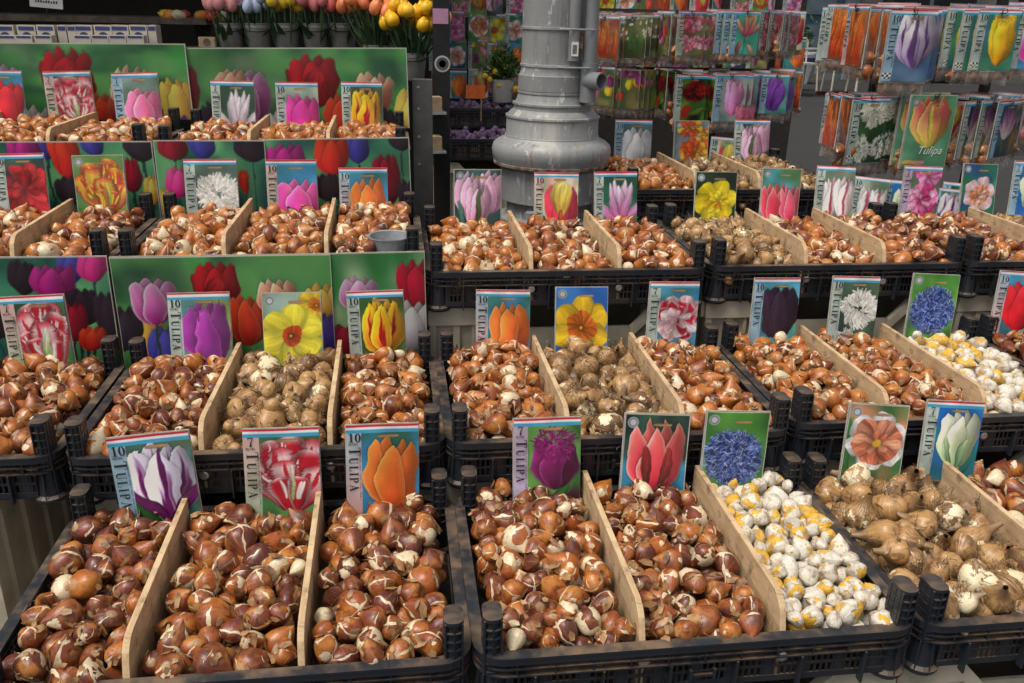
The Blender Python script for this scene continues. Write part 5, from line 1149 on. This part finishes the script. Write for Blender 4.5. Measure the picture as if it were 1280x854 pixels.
b = MB(); b.box(-2.6, -2.54, .1, .16, 0, z2-.0225); b.build('bracket_post', 'dark_wood', sh2)
def bucket(px, py_top, py_bot, Y, wpx, label):
    p = at(px, py_top, Y); pb = at(px, py_bot, Y); r = wpx*.5*project(p)[2]/FPX; h = p[2]-pb[2]
    t = thing('tin_bucket', label, 'bucket', (p[0], Y, pb[2]), (0, 0, 0), 'tin buckets on the back shelf')
    b = MB(); b.lathe([(r*.78, 0), (r*.80, .001), (r*.97, h*.82), (r*1.0, h*.83), (r*1.0, h*.97), (r*1.04, h*.98), (r*1.04, h), (r*.97, h), (r*.93, h*.8), (r*.76, .004), (.001, .004)], 28, cap=False); b.build('pail', 'pot', t, True)
    b = MB(); b.tube([(r*math.cos(R(a))*1.0, -r*.25-abs(math.sin(R(a)))*r*.85, h*.85-abs(math.sin(R(a)))*h*.14) for a in range(0, 181, 20)], .0022, 6); b.build('handle', 'wire', t, True)
    return p, r
WT = {}
def wood_tulip_mesh(col):
    k = tuple(col)
    if k not in WT:
        nm = 'painted_wood_%d' % len(WT); M[nm] = plain(nm, col, .42, .12, 25, .03)
        b = MB(); n = 18; V = []
        prof = [(.004, 0), (.011, .003), (.0175, .012), (.0195, .024), (.018, .036), (.0135, .046), (.008, .052)]
        for j, (r, z) in enumerate(prof):
            for i in range(n):
                a = 2*math.pi*i/n; lob = 1+.09*math.cos(3*a)*(j/6); V.append((r*lob*math.cos(a), r*lob*math.sin(a), z+(.007*math.cos(3*a) if j == 6 else 0)))
        b.add(V, [(j*n+i, j*n+(i+1) % n, (j+1)*n+(i+1) % n, (j+1)*n+i) for j in range(6) for i in range(n)]+[tuple(range(6*n, 7*n))]); WT[k] = b.mesh('flower_head', nm, 'all')
    return WT[k]
M['stem_green'] = plain('green_stem', (.055, .115, .040), .5, .3, 20, .05)
M['leaf_green'] = plain('tulip_leaf', (.050, .110, .045), .5, .35, 15, .05)
def tulip_thing(p, h, lean, az, col, label, group, double=False):
    t = thing('tulip', label, 'tulip', p, (0, 0, 0), group)
    dx, dy = math.sin(lean)*math.cos(az), math.sin(lean)*math.sin(az); e = np.array([dx*h, dy*h, h*math.cos(lean)])
    b = MB(); b.tube([(0, 0, 0), e*.5+np.array([dx*.01, 0, 0]), e], .0028, 6); b.build('stem', 'stem_green', t, True)
    o = ob('flower_head', wood_tulip_mesh(col), t, e, (dy*-.9, dx*.9, rng.uniform(0, 6)))
    o.scale = (1.12, 1.12, .85) if double else (.95, .95, 1.0)
    b = MB(); a = rng.uniform(0, 6.28); L = h*rng.uniform(.6, .85); w = .010; V = []
    for k in range(6):
        u = k/5; c = np.array([math.cos(a)*.045*u**1.5*2, math.sin(a)*.045*u**1.5*2, L*u]); s_ = np.array([-math.sin(a), math.cos(a), 0])*w*math.sin(math.pi*min(.98, .12+u*.86)); V += [c+s_, c-s_+np.array([math.cos(a), math.sin(a), 0])*.002]
    b.add(V, [(2*k, 2*k+1, 2*k+3, 2*k+2) for k in range(5)]); b.build('leaf', 'leaf_green', t, 'all')
PINK, BLUEW, YEL, ROSE, REDP = (.68, .28, .28), (.48, .55, .72), (.85, .58, .04), (.70, .22, .23), (.74, .17, .13)
for px, col, nm in ((287, PINK, 'pale pink'), (322, BLUEW, 'blue and white'), (357, YEL, 'yellow'), (394, ROSE, 'rose pink'), (428, REDP, 'coral pink')):
    p, r = bucket(px, 29, 64, YS, 34, 'grey tin bucket of %s wooden tulips on the back shelf' % nm)
    for k in range(13):
        a = k*2.4; rr_ = r*.9*math.sqrt((k+.5)/13); c2 = tuple(np.clip(np.array(col)*rng.uniform(.85, 1.15), 0, .9))
        tulip_thing((p[0]+rr_*math.cos(a), YS+rr_*math.sin(a), p[2]-.07), .115+rng.uniform(-.012, .02), rng.uniform(.05, .34), a, col, '%s wooden tulip in its tin bucket' % nm, '%s wooden tulips' % nm)
for px, pyt, Y, col, nm, n_, h_ in ((472, 56, YS-.12, (.88, .27, .11), 'salmon orange', 26, .185), (517, 66, YS-.22, (.86, .48, .02), 'golden yellow double', 24, .165)):
    p, r = bucket(px, pyt, pyt+34, Y, 38 if px < 500 else 32, 'grey bucket of fresh %s tulips on the back shelf' % nm)
    for k in range(n_):
        a = k*2.4; rr_ = r*.8*math.sqrt((k+.5)/n_)
        tulip_thing((p[0]+rr_*math.cos(a), Y+rr_*math.sin(a), p[2]-.03), h_+rng.uniform(-.03, .015)-.03*rr_/r, .12+.55*rr_/r, a, col, 'fresh %s tulip in its bucket' % nm, 'fresh %s tulips' % nm, 'double' in nm)
M['tile_white'] = plain('cream_tile_card', (.55, .50, .42), .5, .1, 30); M['tile_blue'] = plain('delft_blue', (.035, .045, .16), .5, .2, 40)
def deco_box(px, py, Y, wpx, hpx, emblem):
    p = at(px, py, Y); s_ = project(p)[2]/FPX; w, h = wpx*s_, hpx*s_
    t = thing('patterned_box', 'small cream box with blue bands and a round blue emblem' if emblem else 'small cream box with blue bands and no emblem', 'box', (p[0], Y, p[2]), (0, 0, R(rng.uniform(-5, 5))), 'round emblem boxes in a row' if emblem else 'plain banded boxes in a row')
    b = MB(); b.box(-w/2, w/2, 0, .05, 0, h); b.build('carton', 'tile_white', t)
    b = MB(); b.box(-w*.42, w*.42, -.0012, -.0004, h*.74, h*.93); b.build('blue_band', 'tile_blue', t); b = MB(); b.box(-w*.38, w*.38, -.0012, -.0004, h*.05, h*.12); b.build('blue_band', 'tile_blue', t)
    if emblem: b = MB(); b.lathe([(w*.20, 0), (w*.30, 0), (w*.30, .0006), (w*.20, .0006)], 18); o = b.build('emblem', 'tile_blue', t); o.rotation_euler = (R(90), 0, 0); o.location = (0, -.0005, h*.40)
bx_shelf = at(100, 57, 3.16)[2]
bs_ = thing('box_ledge', 'dark ledge under the small patterned boxes', 'shelf', (0, 3.10, 0)); b = MB(); b.box(-2.3, at(205, 50, 3.16)[0], 0, .18, bx_shelf-.02, bx_shelf); b.build('plank', 'dark_wood', bs_)
b = MB(); b.box(-2.2, -2.15, .05, .1, 0, bx_shelf-.0205); b.build('leg', 'dark_wood', bs_); b = MB(); b.box(at(195, 50, 3.16)[0]-.1, at(195, 50, 3.16)[0]-.05, .05, .1, 0, bx_shelf-.0205); b.build('leg', 'dark_wood', bs_)
for px, e in ((9, 1), (36, 1), (60, 1), (80, 0), (92, 0), (107, 1), (131, 1), (152, 1), (175, 1), (192, 0)): deco_box(px, 57, 3.20, 21 if e else 10, 24, e)
for px in (10, 31, 55, 104, 126, 148, 170): deco_box(px, 57, 3.135, 20, 12, 0)
# price sign above the boxes
q = at(58, 10, YS+.15); t = thing('price_sign', 'small white price card with two lines of print above the boxes', 'sign', (q[0], YS+.15, q[2]), (R(-6), R(4), 0))
b = MB(); b.box(-.055, .055, 0, .002, 0, .06); b.build('card', 'paper', t)
b = MB(); b.tube([(0, .003, -.03), (0, .003, .02)], .002, 6); b.build('pin', 'wire', t)
for z, n_ in ((.038, 7), (.016, 9)):
    for k in range(n_): b = MB(); b.box(-.036+k*.0085, -.0305+k*.0085, -.001, -.0003, z, z+.009*(1 if k % 3 else .7)); b.build('print_mark', 'ink', t)
# little painted clogs and a tin on the shelves
for k in range(9):
    q = at(207+k*8.5, 16-(k % 3)*3.2, YS+.22); c = [(.60, .20, .03), (.70, .45, .05), (.50, .06, .03), (.62, .55, .35)][k % 4]
    t = thing('painted_ornament', 'tiny painted wooden flower ornament on the upper shelf', 'ornament', (q[0], YS+.20+.03*(k % 3), z2+.001), (R(75), 0, rng.uniform(0, 6)), 'tiny painted ornaments'); ob('flower_head', wood_tulip_mesh(c), t)
q = at(256, 58, 3.16); t = thing('small_tin', 'small gilt tin with round emblem beside the tulip buckets', 'tin', (q[0], 3.2, q[2]-.004)); b = MB(); b.prism(rrect(-.028, .028, 0, .03, .004, 2), 0, .032, 'z'); b.build('body', 'raw_wood', t)
b = MB(); b.lathe([(.008, 0), (.012, 0), (.012, .0008), (.008, .0008)], 18); o = b.build('emblem', 'shelf_edge', t); o.rotation_euler = (R(90), 0, 0); o.location = (0, -.0002, .016)
b = MB(); b.box(q[0]-.2, q[0]+.1, 3.15, 3.3, q[2]-.02, q[2]-.005); tag(b.build('tin_ledge', 'dark_wood'), 'narrow dark ledge under the gilt tin', 'shelf')

# ------------------------------------------------------------------ hanging bags of bulbs
def bag_mesh():
    b = MB(); n = 10; m = 9; w = PW/2+.002; zt, zb = PH-.004, -.034; Vf = []; Vb = []
    for j in range(m+1):
        u = j/m; z = zt+(zb-zt)*u; d = .004+.046*math.sin(min(1, u*1.08)*math.pi*.58)**2.2; d *= (1 if u < .93 else .62)
        for i in range(n+1):
            s_ = i/n*2-1; e = (1-abs(s_)**3.2); ww = w*(1-.10*max(0, u-.55)); wr = .0016*math.sin(i*2.1+j*1.7)*u
            Vf.append((s_*ww, -.006*u*e+wr+.0065, z-.006*u*(1-e))); Vb.append((s_*ww, d*e+.0068+wr, z-.006*u*(1-e)))
    k = n+1; f = [(j*k+i, (j+1)*k+i, (j+1)*k+i+1, j*k+i+1) for j in range(m) for i in range(n)]; o = len(Vf)
    b.add(Vf+Vb, f+[tuple(o+v for v in q[::-1]) for q in f]+[(m*k+i, o+m*k+i, o+m*k+i+1, m*k+i+1) for i in range(n)]); return b.mesh('bag', 'film', 'all')
BAG = bag_mesh()
_hr = np.random.RandomState(3); BV = []
for k in range(6):
    V, q_, lp = bulb_shape(T_, .0185, _hr, 12, 9); V = V@rand_rot(_hr).T; BV.append(bulb_mesh('bulb', T_, V, q_, lp, np.repeat([[_hr.rand(), .45+.4*_hr.rand(), .30]], len(V), 0)))
_b = MB(); _b.tube([(0, .16, .0), (0, -.012, .0), (0, -.016, .006), (0, -.012, .012)], .0014, 6); HOOK = _b.mesh('hook', 'wire', True)
_b = MB(); _b.tube([(-.006, -.004, -.006), (.006, -.004, -.006), (.007, -.004, .006), (-.005, -.004, .006), (-.006, -.004, -.006)], .0013, 6); LOOP = _b.mesh('hook_loop', 'wire', True)
def hanging(pt, yaw, des, num, strip, label, res=40, scale=1.0, check=False, group=None, bulbs=6, swing=0.0):
    t = packet(pt-np.array([0, 0, PH*scale]), (R(swing), 0, R(yaw)), des, num, strip, label, res, scale, check, group, 'bulb bag')
    t.name = 'hanging_bulb_bag'; ob('bag', BAG, t)
    for k in range(bulbs):
        ob('bulb', BV[rng.randrange(6)], t, (-.036+.036*(k % 3)+rng.uniform(-.006, .006), .026+.006*(k % 2), -.010+.030*(k//3)+rng.uniform(-.004, .004)), (rng.uniform(0, 6), rng.uniform(0, 6), rng.uniform(0, 6)))
    return t
def hook_group(px, py, Y, wpx, yaw, des, num, strip, desc, n, step, where, res=44, check=False, bulbs=6, swing=0.0):
    p = at(px, py, Y); s_ = wpx*project(p)[2]/FPX/PW
    for k in range(n):
        q = p+np.array(step)*k+np.array([0, 0, rng.uniform(-.004, .004)])
        lab = 'hanging bag printed with %s, %s' % (desc, where) if k == 0 else 'bag behind the one with %s, %s' % (desc, where)
        hanging(q, yaw+rng.uniform(-3, 3), des, num, strip, lab, res if k < 2 else max(24, res//2), s_, check, 'bags behind the one with %s' % desc if k else None, bulbs if k < 4 else 3, swing)
    t = thing('display_hook', 'black wire hook holding the bags with %s' % desc, 'hook', p+np.array([0, 0, -.006]), (0, 0, R(yaw)+math.atan2(-step[0], step[1]) if n > 1 else R(yaw)))
    ob('wire', HOOK, t); ob('loop', LOOP, t)
M['red_rail'] = plain('red_brown_rail', (.055, .016, .012), .5, .2, 20, .03)
BR = 'on the near rack'
YB = 2.32
for a in (
 (1074, 8, YB+.05, 52, -92, 'coppers', '10', 'pinkblue', 'orange red stripes', 3, (.045, .012, 0), 52, False, 7),
 (1145, 12, YB, 62, 0, 'purplewhite', '10', 'blue', 'a white and purple tulip', 4, (.030, .030, .002), 64, True, 6),
 (1252, 14, YB, 52, -6, 'yellowfr', '10', 'grey', 'a fringed yellow tulip', 4, (-.030, .026, .002), 60, True, 6),
 (1302, 10, YB+.02, 52, -10, 'magenta', '10', 'grey', 'a magenta tulip', 2, (-.02, .03, 0), 40, False, 5),
 (1042, 118, YB+.02, 46, -95, 'coppers', '7', 'pinkblue', 'copper orange stripes', 2, (.045, .02, 0), 44, False, 5),
 (1092, 121, YB, 58, 14, 'whitepeony', '10', 'grey', 'white peony flowers', 4, (.032, .018, 0), 60, True, 6),
 (1170, 118, YB-.01, 64, 0, 'redflame', '', '', 'a red and yellow tulip', 2, (-.008, .03, 0), 64, False, 6),
 (1222, 125, YB+.03, 50, 32, 'purplew2', '7', 'grey', 'a purple edged tulip', 1, (0, .03, 0), 40, False, 5),
 (1242, 126, YB+.02, 50, 30, 'purplew2', '10', 'grey', 'a slim purple edged tulip', 1, (0, .03, 0), 40, False, 5),
 (1264, 127, YB+.01, 50, 26, 'purplew2', '7', 'blue', 'a violet striped tulip', 2, (.03, .03, 0), 44, False, 5)):
    hook_group(*a[:11], BR, a[11], a[12], a[13])
# the white script word on the red and yellow tulip bag
cu = bpy.data.curves.new('word', 'FONT'); cu.body = 'Tulipa'; cu.size = .024; cu.shear = .35; cu.align_x = 'CENTER'
_o = bpy.data.objects.new('word', cu); COL.objects.link(_o); _dg = bpy.context.evaluated_depsgraph_get(); _me = bpy.data.meshes.new_from_object(_o.evaluated_get(_dg)); bpy.data.objects.remove(_o)
_me.materials.clear(); _me.materials.append(M['paper'])
for o in list(COL.objects):
    if o.get('label', '') == 'hanging bag printed with a red and yellow tulip, on the near rack':
        w_o = ob('lettering', _me, o, (.008, -.0022, .028), (R(90), 0, 0))
rb_ = random.Random(77); pool = ['coppers', 'yellowfr', 'purplewhite', 'parrot', 'orange', 'peonypk', 'redyel', 'magenta', 'whitepeony', 'flameyel']
for r_, (y_, nm_) in enumerate(((6, 'upper'), (118, 'lower'))):
    for k, px in enumerate(range(1050, 1300, 34)):
        for q_ in range(3):
            pt = at(px+rb_.uniform(-6, 6)+q_*6, y_+rb_.uniform(-3, 4), YB+.20+q_*.04)
            hanging(pt, rb_.choice((-85, -70, -40, -15, 25)), pool[(k*3+r_*4) % 10], ['10', '7'][k % 2], 'grey', 'bulb bag crowded in the back of the %s row of the near rack' % nm_, 26, 1.0, False, 'bags at the back of the %s row of the near rack' % nm_, 5)
rk = thing('near_bag_rack', 'black metal rack of hanging bulb bags beside the third tier', 'rack', (at(1150, 10, YB+.33)[0], YB+.33, 0))
zt = at(1150, 8, YB+.33)[2]
for x in (-.10, .28): b = MB(); b.box(x-.012, x+.012, 0, .024, 0, zt+.5); b.build('post', 'iron_black', rk)
for z in (zt-.005, at(1150, 116, YB+.33)[2]-.005): b = MB(); b.box(-.30, .62, -.012, -.0005, z-.006, z+.006); b.build('rail', 'red_rail', rk)
zs = at(1180, 98, YB+.10)[2]; b = MB(); b.box(-.12, .10, -.24, -.225, zs-.014, zs+.016); strip_o = b.build('sign_strip', 'iron_black', rk)
cu = bpy.data.curves.new('word', 'FONT'); cu.body = 'Large'; cu.size = .034; cu.align_x = 'CENTER'
_o = bpy.data.objects.new('word', cu); COL.objects.link(_o); _dg = bpy.context.evaluated_depsgraph_get(); _me = bpy.data.meshes.new_from_object(_o.evaluated_get(_dg)); bpy.data.objects.remove(_o)
_me.materials.clear(); _me.materials.append(M['paper']); ob('lettering', _me, strip_o, (.01, -.2412, zs-.010), (R(90), 0, 0))
AR = 'on the far rack'
YA = 3.35
for a in (
 (757, 20, YA, 36, -28, 'coppers', '10', 'grey', 'an orange crocus', 4, (.030, .025, 0), 36, False, 4),
 (793, 22, YA, 34, 0, 'snow', '', '', 'snowdrops', 4, (.026, .02, 0), 36, False, 4),
 (832, 20, YA, 34, -86, 'multi', '', '', 'a tangle of brown stalks', 4, (.030, .01, 0), 30, False, 6),
 (867, 15, YA-.05, 38, 8, 'peonypk', '10', 'pinkgreen', 'pink peony tulips', 5, (.028, .022, 0), 44, False, 5),
 (934, 13, YA-.05, 37, 0, 'cream', '10', 'blue', 'a cream and rose tulip', 4, (-.022, .022, 0), 48, False, 5),
 (962, 14, YA, 34, 38, 'peonypk', '7', 'grey', 'rose petals seen edge on', 2, (.045, .02, 0), 30, False, 6),
 (988, 16, YA, 32, 42, 'peonypk', '10', 'grey', 'rose flowers at the rack end', 2, (.03, .02, 0), 30, False, 6),
 (752, 84, YA, 34, -30, 'multi', '7', 'grey', 'a mixed bed and pale strip', 2, (.03, .02, 0), 30, False, 4),
 (785, 88, YA, 34, 8, 'multi', '', '', 'mixed spring flowers', 5, (.026, .018, 0), 36, False, 4),
 (827, 88, YA, 34, -86, 'darkred', '', '', 'a red flower by the brown bulbs', 3, (.034, .01, 0), 30, False, 7),
 (866, 95, YA-.08, 40, 4, 'darkred', '10', 'grey', 'a dark red double tulip', 4, (.026, .022, 0), 48, False, 5),
 (916, 93, YA-.08, 42, 0, 'pinkcl', '10', 'blue', 'a rose pink tulip', 3, (.03, .022, 0), 48, False, 5),
 (971, 93, YA-.02, 34, -4, 'violetbig', '7', 'blue', 'a violet tulip', 4, (-.028, .02, 0), 40, False, 5),
 (990, 96, YA+.05, 32, 42, 'violetbig', '10', 'grey', 'violet petals at the rack end', 1, (.03, .02, 0), 30, False, 6)):
    hook_group(*a[:11], AR, a[11], a[12], a[13])
for r_, (y_, nm_) in enumerate(((16, 'upper'), (88, 'lower'))):
    for k, px in enumerate(range(748, 985, 29)):
        for q_ in range(2):
            pt = at(px+rb_.uniform(-6, 6)+q_*8, y_+rb_.uniform(-3, 4), YA+.20+q_*.05)
            hanging(pt, rb_.choice((-85, -70, -45, -20, 20)), pool[(k*3+r_*4+2) % 10], ['10', '7'][k % 2], 'grey', 'bulb bag crowded in the back of the %s row of the far rack' % nm_, 22, 1.0, False, 'bags at the back of the %s row of the far rack' % nm_, 4)
rk = thing('far_bag_rack', 'black metal rack of hanging bulb bags behind the iron column', 'rack', (at(860, 20, YA+.32)[0], YA+.32, 0))
zt = at(860, 15, YA+.32)[2]
for px in (902, 968): x = at(px, 60, YA+.32)[0]-at(860, 20, YA+.32)[0]; b = MB(); b.box(x-.012, x+.012, 0, .024, 0, zt+.4); b.build('post', 'iron_black', rk)
for z in (zt, at(860, 86, YA+.32)[2]): b = MB(); b.box(-.42, .50, -.012, -.0005, z-.006, z+.006); b.build('rail', 'red_rail', rk)
# loose packets standing behind the third tier under the near rack
for px, py, des, num, strip, lab, yw in ((1085, 222, 'whitered', '10', 'grey', 'packet with pale tulips leaning behind the white and red tulip packet', -14), (1124, 226, 'whitegreen', '10', 'blue', 'packet with pale blue strip beside the pink double tulip packet', -6), (1196, 229, 'violet', '7', 'blue', 'packet half hidden between pink double and peach packets', -12), (1184, 236, 'flamed', '7', 'blue', 'short packet behind the pink double tulip packet', -10), (905, 172, 'redyel', '10', 'grey', 'packet behind the orange double daffodils', -4)):
    stand(px, py, (2.16 if px > 1000 else 2.66), des, num, strip, lab, 36, 4, yw, 10, 42 if px > 1000 else 40)

# ------------------------------------------------------------------ shop rack deep in the stall
des_far = ['coral', 'salmon', 'orange', 'lilacs', 'multi', 'peonypk', 'daffcup', 'redyel', 'pinkdbl', 'coppers', 'parrot_y', 'peach']
fr = thing('shop_rack', 'dark wall rack deep in the stall hung with small flower packets', 'rack', (0, 5.0, 0))
for r_, py in enumerate((-20, 15, 51, 86)):
    p = at(640, py, 4.9); b = MB(); b.box(-.75, 2.2, -.01, .01, p[2]+.004, p[2]+.02); b.build('rail', 'iron_black', fr)
    k = 0
    for px in np.arange(548, 1000, 23.5):
        if 655 < px < 735: continue
        d = des_far[(k*5+r_*3) % 12]; q = at(px+rng.uniform(-4, 4), py+rng.uniform(-2, 3), 4.9)
        t = packet(q-np.array([0, 0, PH]), (0, 0, R(rng.uniform(-25, 25))), d, ['', '10', '7'][(k+r_) % 3], 'grey', 'small flower packet hanging in the %s row of the shop rack' % ['top', 'second', 'third', 'bottom'][r_], 22, 1.0, False, 'packets in the %s row of the shop rack' % ['top', 'second', 'third', 'bottom'][r_]); k += 1
# bouquet of leaves with yellow flowers in a white pot
q = at(628, 108, 3.55); t = thing('leafy_bouquet', 'bushy green bouquet with small yellow flowers beside the column', 'plant', (q[0], 3.55, q[2]-.06))
b = MB(); b.lathe([(.035, 0), (.036, .001), (.048, .085), (.050, .088), (.046, .088), (.034, .004), (.001, .004)], 24, cap=False); b.build('pot', 'paper', t, True)
M['leaf_bright'] = plain('fresh_leaf', (.060, .135, .030), .45, .4, 12, .05)
lb = MB(); rs2 = np.random.RandomState(4)
for k in range(230):
    d = rs2.normal(size=3); d[2] = abs(d[2])*1.1+.1; d /= np.linalg.norm(d); c = np.array([0, 0, .085])+d*np.array([.085, .07, .13])*rs2.uniform(.25, 1)
    a_ = rs2.normal(size=3)*.6+d; a_ /= np.linalg.norm(a_); s_ = np.cross(a_, rs2.normal(size=3)); s_ /= np.linalg.norm(s_); l, w = rs2.uniform(.018, .034), rs2.uniform(.004, .008); nn = np.cross(a_, s_)*.004
    lb.add([c-a_*l, c+s_*w+nn, c+a_*l-nn, c-s_*w+nn], [(0, 1, 2), (0, 2, 3)])
tag(lb.build('foliage', 'leaf_bright', t), kind='stuff')
M['yellow_petal'] = plain('yellow_petal', (.72, .50, .02), .5, .15, 30)
for k in range(9):
    a = k*2.4; b = MB(); b.lathe([(.001, 0), (.010, .004), (.013, .012), (.009, .021), (.001, .024)], 10, cap=False); o = b.build('flower', 'yellow_petal', t, True); o.location = (.080*math.cos(a), -.05*abs(math.sin(a*1.3))-.02, .03+.13*((k*.37) % 1)); o.rotation_euler = (rng.uniform(0, 1), rng.uniform(0, 1), 0)
# two black crates of small violet nets in the stall
M['violet_net'] = plain('violet_net', (.10, .06, .20), .6, .5, 60, .2, col2=(.28, .18, .30))
for key, px, py, Y, lab in (('5a', 640, 134, 3.45, 'black crate of small violet nets in the stall, upper'), ('5b', 640, 172, 3.12, 'black crate of small violet nets in the stall, lower')):
    q = at(px, py, Y); ct = crate(key, q[0], Y, q[2]+.055, lab, ())
    nb = MB()
    for k in range(150):
        c = np.array([q[0]+rng.uniform(-.26, .26), Y+rng.uniform(0, .34), ct.location.z+rng.uniform(.055, .082)]); rr_ = rng.uniform(.010, .016)
        nb.lathe([(.001, c[2]-rr_), (rr_*.8, c[2]-rr_*.6), (rr_, c[2]), (rr_*.7, c[2]+rr_*.7), (.001, c[2]+rr_)], 7, (c[0], c[1]), cap=False)
    tag(nb.build('violet_net_heap', 'violet_net', None, 'all'), 'heap of small violet nets filling the %s stall crate' % ('upper' if key == '5a' else 'lower'), 'bulb nets', kind='stuff')
    beige(q[0], Y+.006, 0, ct.location.z-.002, 'beige crate under the %s crate of violet nets' % ('upper' if key == '5a' else 'lower'))
q = at(592, 118, 3.42); t = thing('orange_card_holder', 'orange price card clipped on a stick above the violet nets', 'sign', (q[0], 3.42, q[2]-.10)); M['orange_card'] = plain('orange_card', (.62, .13, .02), .6, .15, 40)
b = MB(); b.tube([(.03, 0, 0), (.03, 0, .20)], .0025, 6); b.build('stick', 'raw_wood', t); b = MB(); b.box(-.03, .045, -.003, -.0027, .085, .135); b.build('card', 'orange_card', t)

# ------------------------------------------------------------------ cafe chairs and table across the street
M['chair'] = plain('cream_painted_metal', (.42, .39, .32), .45, .12, 10)
M['table_grey'] = plain('grey_table_top', (.22, .24, .25), .5, .15, 6)
def chair_parts():
    P = []
    b = MB(); b.prism(rrect(-.22, .22, -.21, .21, .06, 4), .46, .485, 'z'); P.append(('seat', b.mesh('seat', 'chair')))
    for sx, sy in ((-1, -1), (1, -1), (-1, 1), (1, 1)):
        b = MB(); b.tube([(sx*.19, sy*.17, .462), (sx*.205, sy*.205, .40), (sx*.225, sy*.25, 0)], .016, 8); P.append(('leg', b.mesh('leg', 'chair', True)))
    b = MB()
    b.tube([(-.19, .19, .47), (-.215, .24, .66), (-.215, .26, .84), (-.17, .265, .885), (.17, .265, .885), (.215, .26, .84), (.215, .24, .66), (.19, .19, .47)], .016, 8); P.append(('back_frame', b.mesh('back_frame', 'chair', True)))
    for z in (.64, .68, .72, .76, .80, .84): b = MB(); b.box(-.21, .21, .238+(z-.64)*.1, .252+(z-.64)*.1, z-.013, z+.013); P.append(('slat', b.mesh('slat', 'chair')))
    return P
CHP = chair_parts()
def ground_x(px, Y): return at(px, 100, Y)[0]
for px, Y, yaw, lab in ((999, 15.2, 4, 'cream slatted cafe chair beside the grey round table'), (1050, 15.0, -6, 'cream slatted cafe chair second from the round table'), (1082, 14.2, 170, 'cream slatted cafe chair turned away behind the orange striped bags'), (962, 14.4, 60, 'cream slatted cafe chair half behind the far bag rack')):
    t = thing('cafe_chair', lab, 'chair', (ground_x(px, Y), Y, 0), (0, 0, R(yaw)), 'cream cafe chairs')
    for n_, me in CHP: ob(n_, me, t)
t = thing('cafe_table', 'round grey cafe table on a black foot among the cream chairs', 'table', (ground_x(990, 14.3), 14.3, 0))
b = MB(); b.lathe([(.44, .73), (.45, .735), (.45, .755), (.44, .76)], 40); b.build('table_top', 'table_grey', t, True)
b = MB(); b.lathe([(.04, .02), (.035, .4), (.045, .729)], 16); b.build('column', 'iron_black', t, True)
for k in range(4): a = R(45+90*k); b = MB(); b.box(0, .36, -.025, .025, .0, .03); o = b.build('foot', 'iron_black', t); o.rotation_euler = (0, 0, a)
t = thing('planter', 'white and blue planter against the cafe front', 'planter', (ground_x(996, 17.0), 17.0, 0))
b = MB(); b.lathe([(.20, 0), (.30, .55), (.31, .56), (.31, .60), (.27, .60)], 28); b.build('pot', 'paper', t, True); b = MB(); b.lathe([(.285, .40), (.298, .40), (.318, .50), (.305, .50)], 28); b.build('band', 'tile_blue', t, True)
b = MB(); rs3 = np.random.RandomState(8)
for k in range(160):
    c = np.array([0, 0, .85])+rs3.normal(size=3)*np.array([.14, .14, .15]); a_ = rs3.normal(size=3); a_ /= np.linalg.norm(a_); s_ = np.cross(a_, rs3.normal(size=3)); s_ /= np.linalg.norm(s_); b.add([c-a_*.08, c+s_*.025, c+a_*.08, c-s_*.025], [(0, 1, 2), (0, 2, 3)])
tag(b.build('foliage', 'leaf_green', t), kind='stuff')
